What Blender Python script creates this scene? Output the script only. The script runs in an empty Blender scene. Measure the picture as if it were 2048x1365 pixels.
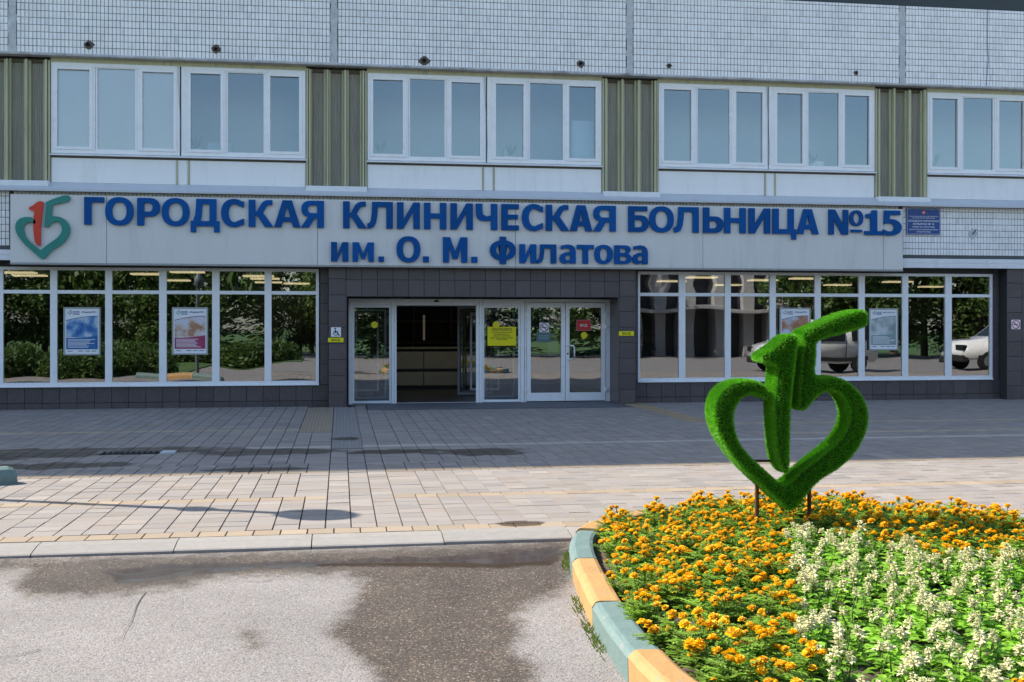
import bpy, bmesh, math, random
import numpy as np
from mathutils import Vector, Matrix
from mathutils.geometry import tessellate_polygon
random.seed(7); rng = np.random.default_rng(7)
S = bpy.context.scene
COL = S.collection
R = math.radians

# ------------------------------------------------------------------ camera, sky, sun, exposure
TH = R(8.82); FPX = 2216.0; CH = 1.63; HOR = 650.0
CT, ST = math.cos(TH), math.sin(TH)
cam_d = bpy.data.cameras.new('camera'); cam = bpy.data.objects.new('camera', cam_d); COL.objects.link(cam)
cam.location = (0, 0, CH); cam.rotation_euler = (R(90), 0, -TH)
cam_d.sensor_width = 36; cam_d.lens = FPX / 2048 * 36; cam_d.shift_y = -32.5 / 2048
cam_d.clip_start = 0.05; cam_d.clip_end = 1500
S.camera = cam
SUN_EL = R(43); SUN_AZ = (-0.918, 0.396)
W = bpy.data.worlds.new('World'); S.world = W; W.use_nodes = True
wn = W.node_tree.nodes; wl_ = W.node_tree.links
bg = wn['Background']; sky = wn.new('ShaderNodeTexSky'); sky.sky_type = 'NISHITA'; sky.sun_disc = False
sky.sun_elevation = SUN_EL; sky.sun_rotation = math.atan2(SUN_AZ[0], SUN_AZ[1])
sky.air_density = 1.0; sky.dust_density = 1.1; sky.ozone_density = 1.0
wl_.new(sky.outputs[0], bg.inputs[0]); bg.inputs[1].default_value = 0.145
sl = bpy.data.lights.new('sun', 'SUN'); so = bpy.data.objects.new('sun', sl); COL.objects.link(so)
sl.energy = 4.4; sl.angle = R(0.55); sl.color = (1.0, 0.91, 0.79)
sdir = Vector((SUN_AZ[0] * math.cos(SUN_EL), SUN_AZ[1] * math.cos(SUN_EL), math.sin(SUN_EL)))
so.rotation_euler = sdir.to_track_quat('Z', 'Y').to_euler(); so.location = sdir * 60
S.view_settings.view_transform = 'Standard'; S.view_settings.look = 'None'
S.view_settings.exposure = 1.0; S.view_settings.gamma = 1.0
S.render.engine = 'CYCLES'
S.cycles.max_bounces = 6; S.cycles.transparent_max_bounces = 10; S.cycles.diffuse_bounces = 3; S.cycles.glossy_bounces = 3
S.cycles.caustics_reflective = False; S.cycles.caustics_refractive = False
try:
    S.cycles.use_denoising = True
except Exception:
    pass

# ------------------------------------------------------------------ measuring helpers (photo -> metres on real planes)
def FX(u, D): return D * math.tan(TH + math.atan((u - 1024) / FPX))
def FZ(u, y, D): return CH + (HOR - y) * (FX(u, D) * ST + D * CT) / FPX
def CW(xc, zc): return (xc * CT + zc * ST, zc * CT - xc * ST)
def GP(u, y, z=0.0):
    zc = FPX * (CH - z) / (y - HOR); return CW((u - 1024) / FPX * zc, zc)
def PX(x, y, z):
    zc = x * ST + y * CT; xc = x * CT - y * ST
    return 1024 + FPX * xc / zc, HOR + FPX * (CH - z) / zc

# ------------------------------------------------------------------ mesh helpers
class MB:
    def __init__(s): s.v = []; s.f = []; s.c = None
    def quad(s, a, b, c, d):
        n = len(s.v); s.v += [a, b, c, d]; s.f.append((n, n + 1, n + 2, n + 3)); return s
    def tri(s, a, b, c):
        n = len(s.v); s.v += [a, b, c]; s.f.append((n, n + 1, n + 2)); return s
    def box(s, x0, x1, y0, y1, z0, z1, b=0.0):
        if b <= 0:
            n = len(s.v)
            s.v += [(x0, y0, z0), (x1, y0, z0), (x1, y1, z0), (x0, y1, z0), (x0, y0, z1), (x1, y0, z1), (x1, y1, z1), (x0, y1, z1)]
            for q in ((0, 3, 2, 1), (4, 5, 6, 7), (0, 1, 5, 4), (1, 2, 6, 5), (2, 3, 7, 6), (3, 0, 4, 7)): s.f.append(tuple(n + i for i in q))
            return s
        bm = bmesh.new(); bmesh.ops.create_cube(bm, size=1)
        for v in bm.verts:
            v.co = ((x0 + x1) / 2 + v.co.x * (x1 - x0), (y0 + y1) / 2 + v.co.y * (y1 - y0), (z0 + z1) / 2 + v.co.z * (z1 - z0))
        bmesh.ops.bevel(bm, geom=bm.edges[:], offset=b, segments=1, affect='EDGES')
        s.add_bm(bm); return s
    def add_bm(s, bm):
        bm.verts.ensure_lookup_table(); n = len(s.v)
        bm.verts.index_update()
        s.v += [tuple(v.co) for v in bm.verts]
        s.f += [tuple(n + v.index for v in f.verts) for f in bm.faces]; bm.free()
    def tile(s, x0, x1, yf, z0, z1, t=0.01, b=0.004):
        # a facing tile on a wall: front face towards -Y with chamfered rim
        n = len(s.v)
        s.v += [(x0, yf + t, z0), (x1, yf + t, z0), (x1, yf + t, z1), (x0, yf + t, z1),
                (x0 + b, yf, z0 + b), (x1 - b, yf, z0 + b), (x1 - b, yf, z1 - b), (x0 + b, yf, z1 - b)]
        for q in ((4, 5, 6, 7), (0, 1, 5, 4), (1, 2, 6, 5), (2, 3, 7, 6), (3, 0, 4, 7)): s.f.append(tuple(n + i for i in q))
        return s
    def slab(s, x0, x1, y0, y1, zt, t=0.03, b=0.006, j=0.0, by=None):
        by = b if by is None else by
        # a paver: top face up with chamfered rim
        n = len(s.v); a = [random.uniform(-j, j) for _ in range(4)] if j else [0] * 4
        s.v += [(x0, y0, zt - t), (x1, y0, zt - t), (x1, y1, zt - t), (x0, y1, zt - t),
                (x0 + b, y0 + by, zt + a[0]), (x1 - b, y0 + by, zt + a[1]), (x1 - b, y1 - by, zt + a[2]), (x0 + b, y1 - by, zt + a[3])]
        for q in ((4, 5, 6, 7), (0, 1, 5, 4), (1, 2, 6, 5), (2, 3, 7, 6), (3, 0, 4, 7)): s.f.append(tuple(n + i for i in q))
        return s
    def tube(s, pts, rads, n=10, cap=True):
        base = len(s.v); P = [Vector(p) for p in pts]
        for i, p in enumerate(P):
            d = (P[min(i + 1, len(P) - 1)] - P[max(i - 1, 0)])
            d = d.normalized() if d.length > 1e-9 else Vector((0, 0, 1))
            up = Vector((0, 0, 1)) if abs(d.z) < 0.9 else Vector((1, 0, 0))
            a = d.cross(up).normalized(); b = d.cross(a).normalized()
            r = rads[i] if hasattr(rads, '__len__') else rads
            for k in range(n):
                t = 2 * math.pi * k / n; s.v.append(tuple(p + a * (r * math.cos(t)) + b * (r * math.sin(t))))
        for i in range(len(P) - 1):
            for k in range(n):
                k2 = (k + 1) % n
                s.f.append((base + i * n + k, base + i * n + k2, base + (i + 1) * n + k2, base + (i + 1) * n + k))
        if cap:
            s.f.append(tuple(base + k for k in range(n))[::-1]); s.f.append(tuple(base + (len(P) - 1) * n + k for k in range(n)))
        return s
    def lathe(s, c, prof, n=20):
        base = len(s.v)
        for (r, z) in prof:
            for k in range(n):
                t = 2 * math.pi * k / n; s.v.append((c[0] + r * math.cos(t), c[1] + r * math.sin(t), c[2] + z))
        for i in range(len(prof) - 1):
            for k in range(n):
                k2 = (k + 1) % n; s.f.append((base + i * n + k, base + i * n + k2, base + (i + 1) * n + k2, base + (i + 1) * n + k))
        return s
    def prism(s, loops, fn, d0, d1, back=True):
        # 2D loops (outer + holes) extruded; fn(x, y, d) -> world point. front at d0
        vs = [[Vector((p[0], p[1], 0)) for p in L] for L in loops]
        tris = tessellate_polygon(vs); flat = [p for L in vs for p in L]
        n = len(s.v); m = len(flat)
        s.v += [tuple(fn(p.x, p.y, d0)) for p in flat] + [tuple(fn(p.x, p.y, d1)) for p in flat]
        for t in tris:
            a, b, c = t
            ar = (flat[b] - flat[a]).cross(flat[c] - flat[a]).z
            if ar < 0: a, b, c = a, c, b
            s.f.append((n + a, n + b, n + c))
            if back: s.f.append((n + m + a, n + m + c, n + m + b))
        o = 0
        for li, L in enumerate(vs):
            k = len(L); area = sum(L[i].x * L[(i + 1) % k].y - L[(i + 1) % k].x * L[i].y for i in range(k))
            fl = (area > 0) == (li == 0)
            for i in range(k):
                a, b = n + o + i, n + o + (i + 1) % k
                s.f.append((a, a + m, b + m, b) if fl else (b, b + m, a + m, a))
            o += k
        return s
    def xf(s, fn, i0=0):
        s.v[i0:] = [tuple(fn(Vector(p))) for p in s.v[i0:]]; return s
    def mesh(s, name, off=(0, 0, 0), smooth=False):
        me = bpy.data.meshes.new(name)
        V = np.array(s.v, dtype=float).reshape(-1, 3) - np.array(off)
        me.from_pydata(V.tolist(), [], s.f); me.update()
        if smooth: me.polygons.foreach_set('use_smooth', [True] * len(me.polygons))
        return me

ORG = {}
def tag(o, label=None, cat=None, group=None, kind=None):
    if label: o['label'] = label
    if cat: o['category'] = cat
    if group: o['group'] = group
    if kind: o['kind'] = kind
    return o
def link(name, me, mat, parent=None, loc=(0, 0, 0)):
    o = bpy.data.objects.new(name, me); COL.objects.link(o); o.location = loc
    if me is not None and mat is not None and len(me.materials) == 0:
        for m in (mat if isinstance(mat, (list, tuple)) else [mat]): me.materials.append(m)
    if parent: o.parent = parent
    return o
def part(name, mb, mat, parent, smooth=False):
    org = ORG[parent.name]; o = link(name, mb.mesh(name, org, smooth), mat, parent); ORG[o.name] = org; return o
def top(name, mb, mat, label=None, cat=None, group=None, kind=None, smooth=False):
    V = np.array(mb.v); org = ((V[:, 0].min() + V[:, 0].max()) / 2, (V[:, 1].min() + V[:, 1].max()) / 2, V[:, 2].min())
    o = link(name, mb.mesh(name, org, smooth), mat, None, org); ORG[o.name] = org
    return tag(o, label, cat, group, kind)
def empty(name, loc, label=None, cat=None, group=None, kind=None):
    o = bpy.data.objects.new(name, None); COL.objects.link(o); o.location = loc; o.empty_display_size = 0.1
    ORG[o.name] = tuple(loc); return tag(o, label, cat, group, kind)
def setcol(me, cols):
    # one colour per polygon
    at = me.color_attributes.new('tone', 'FLOAT_COLOR', 'CORNER')
    tot = np.zeros(len(me.polygons), dtype=np.int32); me.polygons.foreach_get('loop_total', tot)
    c = np.repeat(np.c_[np.array(cols, dtype=np.float32), np.ones(len(cols), dtype=np.float32)], tot, axis=0)
    at.data.foreach_set('color', c.ravel())

# ------------------------------------------------------------------ materials
MATS = {}
def mat(name, col, rough=0.6, var=0.08, scale=6.0, bump=0.0, bscale=60.0, metal=0.0, spec=0.4, stain=None, stain_amt=0.0, stain_scale=1.0, hard=False, stretch=(1, 1, 1), attr=False, rnd=0.0, emit=0.0, detail=6, coat=0.0, trans=0.0):
    if name in MATS: return MATS[name]
    m = bpy.data.materials.new(name); m.use_nodes = True; MATS[name] = m
    nt = m.node_tree; N = nt.nodes; L = nt.links; p = N['Principled BSDF']
    p.inputs['Roughness'].default_value = rough; p.inputs['Metallic'].default_value = metal
    p.inputs['Specular IOR Level'].default_value = spec; p.inputs['Coat Weight'].default_value = coat
    g = N.new('ShaderNodeNewGeometry')
    mp = N.new('ShaderNodeMapping'); L.new(g.outputs['Position'], mp.inputs[0]); mp.inputs['Scale'].default_value = stretch
    if attr:
        a = N.new('ShaderNodeAttribute'); a.attribute_name = 'tone'; src = a.outputs['Color']
    else:
        r = N.new('ShaderNodeRGB'); r.outputs[0].default_value = (*col, 1); src = r.outputs[0]
    if var > 0:
        n = N.new('ShaderNodeTexNoise'); n.inputs['Scale'].default_value = scale; n.inputs['Detail'].default_value = detail; n.inputs['Roughness'].default_value = 0.65
        L.new(mp.outputs[0], n.inputs['Vector'])
        mr = N.new('ShaderNodeMapRange'); mr.inputs[1].default_value = 0.25; mr.inputs[2].default_value = 0.75
        mr.inputs[3].default_value = 1 - var; mr.inputs[4].default_value = 1 + var; L.new(n.outputs[0], mr.inputs[0])
        mx = N.new('ShaderNodeVectorMath'); mx.operation = 'MULTIPLY'; L.new(src, mx.inputs[0]); L.new(mr.outputs[0], mx.inputs[1]); src = mx.outputs[0]
        rr = N.new('ShaderNodeMapRange'); rr.inputs[1].default_value = 0.3; rr.inputs[2].default_value = 0.7
        rr.inputs[3].default_value = max(0.02, rough - 0.08); rr.inputs[4].default_value = min(1, rough + 0.08); L.new(n.outputs[0], rr.inputs[0]); L.new(rr.outputs[0], p.inputs['Roughness'])
    if rnd > 0:
        oi = N.new('ShaderNodeObjectInfo'); mr = N.new('ShaderNodeMapRange'); mr.inputs[3].default_value = 1 - rnd; mr.inputs[4].default_value = 1 + rnd
        L.new(oi.outputs['Random'], mr.inputs[0]); mx = N.new('ShaderNodeVectorMath'); mx.operation = 'MULTIPLY'
        L.new(src, mx.inputs[0]); L.new(mr.outputs[0], mx.inputs[1]); src = mx.outputs[0]
    if stain:
        n = N.new('ShaderNodeTexNoise'); n.inputs['Scale'].default_value = stain_scale; n.inputs['Detail'].default_value = 8; n.inputs['Roughness'].default_value = 0.7
        L.new(mp.outputs[0], n.inputs['Vector'])
        mr = N.new('ShaderNodeMapRange'); mr.inputs[1].default_value = 0.575 if hard else 0.52; mr.inputs[2].default_value = 0.625 if hard else 0.75; mr.inputs[3].default_value = 0; mr.inputs[4].default_value = stain_amt
        L.new(n.outputs[0], mr.inputs[0]); mi = N.new('ShaderNodeMix'); mi.data_type = 'RGBA'
        L.new(mr.outputs[0], mi.inputs[0]); L.new(src, mi.inputs[6]); mi.inputs[7].default_value = (*stain, 1); src = mi.outputs[2]
    L.new(src, p.inputs['Base Color'])
    if emit > 0:
        L.new(src, p.inputs['Emission Color']); p.inputs['Emission Strength'].default_value = emit
    if bump > 0:
        n = N.new('ShaderNodeTexNoise'); n.inputs['Scale'].default_value = bscale; n.inputs['Detail'].default_value = 4
        L.new(mp.outputs[0], n.inputs['Vector']); b = N.new('ShaderNodeBump'); b.inputs['Strength'].default_value = bump; b.inputs['Distance'].default_value = 0.01
        L.new(n.outputs[0], b.inputs['Height']); L.new(b.outputs[0], p.inputs['Normal'])
    if trans > 0:
        t = N.new('ShaderNodeBsdfTranslucent'); L.new(src, t.inputs[0]); ms = N.new('ShaderNodeMixShader'); ms.inputs[0].default_value = trans
        L.new(p.outputs[0], ms.inputs[1]); L.new(t.outputs[0], ms.inputs[2]); L.new(ms.outputs[0], N['Material Output'].inputs[0])
    return m
def glass_mat(name, fac, tint=(0.8, 0.85, 0.86), refl=(0.93, 0.97, 1.0)):
    m = bpy.data.materials.new(name); m.use_nodes = True; MATS[name] = m; nt = m.node_tree; N = nt.nodes; L = nt.links
    N.remove(N['Principled BSDF']); t = N.new('ShaderNodeBsdfTransparent'); t.inputs[0].default_value = (*tint, 1)
    g = N.new('ShaderNodeBsdfGlossy'); g.inputs['Roughness'].default_value = 0.0; g.inputs[0].default_value = (*refl, 1)
    lw = N.new('ShaderNodeFresnel'); lw.inputs[0].default_value = 1.5
    mr = N.new('ShaderNodeMapRange'); mr.inputs[1].default_value = 0.04; mr.inputs[2].default_value = 1.0; mr.inputs[3].default_value = fac; mr.inputs[4].default_value = 1.0
    L.new(lw.outputs[0], mr.inputs[0]); x = N.new('ShaderNodeMixShader'); L.new(mr.outputs[0], x.inputs[0]); L.new(t.outputs[0], x.inputs[1]); L.new(g.outputs[0], x.inputs[2])
    L.new(x.outputs[0], N['Material Output'].inputs[0]); return m

M_tile = mat('white_ceramic', (0.72, 0.74, 0.76), 0.28, 0.09, 1.3, attr=True, spec=0.5)
M_grout = mat('grout', (0.10, 0.105, 0.11), 0.9, 0.2, 4)
M_seam = mat('seam_mortar', (0.50, 0.51, 0.52), 0.9, 0.25, 7, bump=0.6, bscale=30, stain=(0.62, 0.63, 0.63), stain_amt=0.8, stain_scale=6)
M_pvc = mat('white_pvc', (0.85, 0.855, 0.86), 0.3, 0.03, 2, stain=(0.55, 0.55, 0.52), stain_amt=0.25, stain_scale=5)
M_span = mat('white_spandrel', (0.85, 0.85, 0.84), 0.45, 0.03, 0.8, stain=(0.58, 0.57, 0.53), stain_amt=0.4, stain_scale=1.2, stretch=(3, 3, 0.6))
M_flash = mat('zinc_flashing', (0.52, 0.55, 0.58), 0.4, 0.08, 2, stain=(0.34, 0.34, 0.33), stain_amt=0.5, stain_scale=2, metal=0.0)
M_trim = mat('white_trim', (0.76, 0.77, 0.78), 0.45, 0.05, 2, stain=(0.42, 0.42, 0.4), stain_amt=0.4, stain_scale=2.5)
M_olive = mat('olive_metal', (0.47, 0.46, 0.30), 0.45, 0.16, 4, stretch=(6, 6, 0.5), stain=(0.10, 0.085, 0.05), stain_amt=0.6, stain_scale=2, rnd=0.1)
M_corr = mat('ribbed_sheet', (0.36, 0.34, 0.275), 0.5, 0.3, 5, stretch=(10, 10, 0.4), stain=(0.14, 0.13, 0.10), stain_amt=0.5, stain_scale=3)
M_sill = mat('dark_brown', (0.10, 0.085, 0.06), 0.7, 0.2, 5)  # plain dark brown for sill strips, pier backing and sheet caps
M_wallp = mat('plain_facade', (0.55, 0.57, 0.59), 0.8, 0.06, 1)
M_dark = mat('dark_fascia', (0.035, 0.045, 0.05), 0.5, 0.15, 2)
M_board = mat('sign_board', (0.67, 0.66, 0.63), 0.4, 0.03, 0.7, stretch=(4, 1, 0.5), stain=(0.46, 0.45, 0.43), stain_amt=0.5, stain_scale=1.0)
M_blue = mat('letter_blue', (0.001, 0.075, 0.27), 0.6, 0.15, 9, stain=(0.03, 0.11, 0.32), stain_amt=0.25, stain_scale=3, rnd=0.12, spec=0.15)
M_teal = mat('logo_teal', (0.025, 0.22, 0.18), 0.4, 0.06, 5)
M_red = mat('logo_red', (0.62, 0.045, 0.018), 0.4, 0.06, 5)
M_gran = mat('granite', (0.098, 0.083, 0.084), 0.32, 0.22, 55, rnd=0.12, detail=3, stain=(0.16, 0.15, 0.15), stain_amt=0.35, stain_scale=2.5)
M_joint = mat('granite_joint', (0.03, 0.03, 0.033), 0.9, 0.1, 5)
M_inwall = mat('interior_wall', (0.28, 0.29, 0.30), 0.8, 0.05, 1)
M_inwall2 = mat('upper_room_wall', (0.36, 0.54, 0.64), 0.8, 0.04, 1)
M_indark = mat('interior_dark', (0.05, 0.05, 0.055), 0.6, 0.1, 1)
M_lamp = mat('led_panel', (1.0, 0.78, 0.42), 0.5, 0, emit=0.75)
M_glass = glass_mat('window_glass', 0.30, (0.5, 0.54, 0.55))
M_glassup = glass_mat('upper_glass', 0.20, (0.99, 1.0, 1.0), (0.76, 0.92, 1.0))
M_blind = mat('blind_fabric', (0.93, 0.93, 0.92), 0.9, 0.03, 1)
M_yel = mat('sign_yellow', (0.80, 0.70, 0.005), 0.4, 0.03, 5)
M_white = mat('sign_white', (0.80, 0.81, 0.82), 0.4, 0.02, 5)
M_black = mat('ink_black', (0.015, 0.015, 0.015), 0.5, 0)
M_signblue = mat('plaque_blue', (0.012, 0.06, 0.25), 0.3, 0.05, 5)
M_signred = mat('sign_red', (0.60, 0.03, 0.03), 0.4, 0.04, 5)
M_purple = mat('ink_purple', (0.22, 0.01, 0.10), 0.5, 0)
M_paver = mat('paver', (0.3, 0.28, 0.26), 0.85, 0.10, 90, attr=True, bump=0.5, bscale=160, detail=3, spec=0.25)
M_sand = mat('joint_sand', (0.17, 0.14, 0.105), 0.95, 0.3, 20)
M_kerb = mat('kerb_concrete', (0.29, 0.275, 0.255), 0.85, 0.10, 14, bump=0.35, bscale=90, stain=(0.22, 0.20, 0.17), stain_amt=0.4, stain_scale=2.5, rnd=0.05)
M_kteal = mat('kerb_teal_paint', (0.135, 0.205, 0.195), 0.65, 0.08, 9, bump=0.35, bscale=45, stain=(0.25, 0.25, 0.23), stain_amt=0.6, stain_scale=11, hard=True, rnd=0.06)
M_kyel = mat('kerb_yellow_paint', (0.45, 0.26, 0.10), 0.65, 0.08, 9, bump=0.35, bscale=45, stain=(0.29, 0.235, 0.17), stain_amt=0.6, stain_scale=11, hard=True, rnd=0.06)
M_soil = mat('soil', (0.075, 0.055, 0.042), 0.95, 0.35, 18, bump=1.0, bscale=25)
M_steel = mat('rusty_steel', (0.09, 0.045, 0.03), 0.7, 0.3, 20)
M_lamppost = mat('lamp_metal', (0.12, 0.14, 0.14), 0.5, 0.1, 5)
M_globe = mat('lamp_globe', (0.75, 0.75, 0.72), 0.3, 0.03, 5)
M_trunk = mat('bark', (0.10, 0.075, 0.055), 0.9, 0.3, 12, bump=0.8, bscale=20)
M_leaf = mat('leaf_green', (0.085, 0.15, 0.03), 0.55, 0.3, 0.9, trans=0.3)
M_needle = mat('spruce_green', (0.028, 0.065, 0.028), 0.6, 0.3, 0.9, trans=0.15)
M_lawn = mat('lawn', (0.06, 0.12, 0.025), 0.9, 0.3, 1.5, bump=1, bscale=30)
M_carw = mat('car_white', (0.78, 0.78, 0.78), 0.2, 0.02, 3, coat=0.6)
M_cargl = mat('car_glass', (0.02, 0.025, 0.03), 0.05, 0)
M_tyre = mat('tyre_rubber', (0.02, 0.02, 0.02), 0.8, 0.1, 20)
M_rim = mat('wheel_rim', (0.5, 0.5, 0.5), 0.3, 0, metal=0.9)
M_conc = mat('concrete', (0.42, 0.41, 0.40), 0.85, 0.12, 2, bump=0.2)
M_grate = mat('cast_iron', (0.04, 0.04, 0.042), 0.6, 0.2, 10)
M_turf = mat('artificial_grass', (0.03, 0.17, 0.015), 0.5, 0.0, 4, attr=True, trans=0.10)
M_turfb = mat('turf_backing', (0.008, 0.045, 0.005), 0.95, 0.25, 40)
M_mari = mat('marigold_petal', (0.8, 0.3, 0.01), 0.55, 0.10, 40, attr=True, trans=0.25, rnd=0.08)
M_marl = mat('marigold_leaf', (0.07, 0.16, 0.03), 0.5, 0.2, 6, trans=0.4, rnd=0.2, attr=True)
M_salf = mat('salvia_flower', (0.80, 0.78, 0.60), 0.6, 0.05, 30, trans=0.25, attr=True)
M_sall = mat('salvia_leaf', (0.09, 0.20, 0.04), 0.45, 0.15, 8, trans=0.45, rnd=0.15, attr=True)
M_weed = mat('weed', (0.15, 0.22, 0.03), 0.7, 0.2, 9, trans=0.3)

# ------------------------------------------------------------------ planes of the facade (Y) and levels (Z)
DT, DW, DS, DG, DP, DD = 22.15, 22.30, 22.00, 22.50, 22.20, 22.95
XL, XR = -16.0, 26.0
GZ = -0.055                      # asphalt level
X0 = FX(735, DW); PITCH = 6.006; WW = 4.79
ZT = 6.77                       # lower edge of the upper tile field
ZD = 8.46                       # dark fascia above it
BZ0, BZ1 = 3.06, 4.16           # lower tile band
SEAMS = [FX(668, DT) + PITCH * k for k in range(-3, 5)]
BAYS = [X0 + PITCH * k for k in range(-2, 4)]

# ================================================================== GROUND
gr = MB(); gr.quad((-300, -300, -0.22), (300, -300, -0.22), (300, 300, -0.22), (-300, 300, -0.22))
top('ground', gr, M_lawn, kind='structure')

# ---- asphalt: one graded sheet, carrying where it is wet and where water stands
def grade(lo, a, b, hi, fine, coarse):
    L = list(np.arange(lo, a, coarse)) + list(np.arange(a, b, fine)) + list(np.arange(b, hi + coarse, coarse)); return np.array(L)
gx = grade(-40, -3.2, 3.6, 40, 0.03, 2.3); gy = grade(-16, 4.6, 8.62, 8.62, 0.03, 2.06)
gy = np.append(gy[gy < 8.6], 8.62)
A, B = np.meshgrid(gx, gy, indexing='ij')
zc = A * ST + B * CT; xc = A * CT - B * ST
with np.errstate(all='ignore'):
    U = np.where(zc > 0.5, 1024 + FPX * xc / zc, -9999); V = np.where(zc > 0.5, HOR + FPX * (CH - GZ) / zc, 9999)
def polydist(U, V, poly, sy=2.2):
    # signed distance in photo pixels (rows stretched), + inside
    P = np.array(poly, float) * [1, sy]; x = U; y = V * sy
    ins = np.zeros(U.shape, bool); d = np.full(U.shape, 1e9)
    for i in range(len(P)):
        a, b = P[i], P[(i + 1) % len(P)]
        e = b - a; t = np.clip(((x - a[0]) * e[0] + (y - a[1]) * e[1]) / (e @ e), 0, 1)
        d = np.minimum(d, np.hypot(x - a[0] - t * e[0], y - a[1] - t * e[1]))
        c = ((a[1] > y) != (b[1] > y)) & (x < (b[0] - a[0]) * (y - a[1]) / (b[1] - a[1] + 1e-12) + a[0]); ins ^= c
    return np.where(ins, d, -d)
wetpoly = [(-40, 1122), (200, 1112), (400, 1106), (640, 1098), (900, 1090), (1145, 1076), (1160, 1120), (1150, 1150), (1120, 1190), (1070, 1205), (1035, 1235), (1050, 1275), (1030, 1300),
           (1075, 1330), (1060, 1400), (770, 1400), (740, 1340), (690, 1300), (655, 1262), (690, 1225), (712, 1190), (725, 1160), (690, 1150), (560, 1152), (430, 1158), (370, 1176), (250, 1188), (60, 1196), (20, 1170), (45, 1140), (-40, 1150)]
drypoly = [(640, 1300), (700, 1290), (735, 1330), (720, 1400), (560, 1400)]
pool1 = [(210, 1140), (330, 1126), (560, 1120), (700, 1117), (900, 1108), (1050, 1098), (1120, 1094), (1130, 1108), (1110, 1130), (1000, 1136), (900, 1134), (760, 1132), (600, 1134), (480, 1142), (380, 1152), (300, 1166), (230, 1168)]
wet = polydist(U, V, wetpoly); wet = np.maximum(wet, polydist(U, V, [(480, 1258), (515, 1262), (530, 1285), (505, 1295), (485, 1280)]) - 4)
pool = polydist(U, V, pool1)
wetv = np.clip(0.5 + wet / 70, 0, 1); poolv = np.clip(0.5 + pool / 50, 0, 1)
nx, ny = A.shape; idx = np.arange(nx * ny).reshape(nx, ny)
hz = GZ + 0.004 * np.sin(A * 1.7) * np.sin(B * 2.3) - 0.010 * np.clip(poolv, 0, 1)
vs = np.c_[A.ravel(), B.ravel(), hz.ravel()]
fs = np.stack([idx[:-1, :-1], idx[1:, :-1], idx[1:, 1:], idx[:-1, 1:]], -1).reshape(-1, 4)
me = bpy.data.meshes.new('road'); me.from_pydata(vs.tolist(), [], fs.tolist()); me.update()
me.polygons.foreach_set('use_smooth', [True] * len(me.polygons))
at = me.color_attributes.new('wet', 'FLOAT_COLOR', 'POINT')
at.data.foreach_set('color', np.c_[wetv.ravel(), poolv.ravel(), np.zeros(nx * ny), np.ones(nx * ny)].astype(np.float32).ravel())

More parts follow.
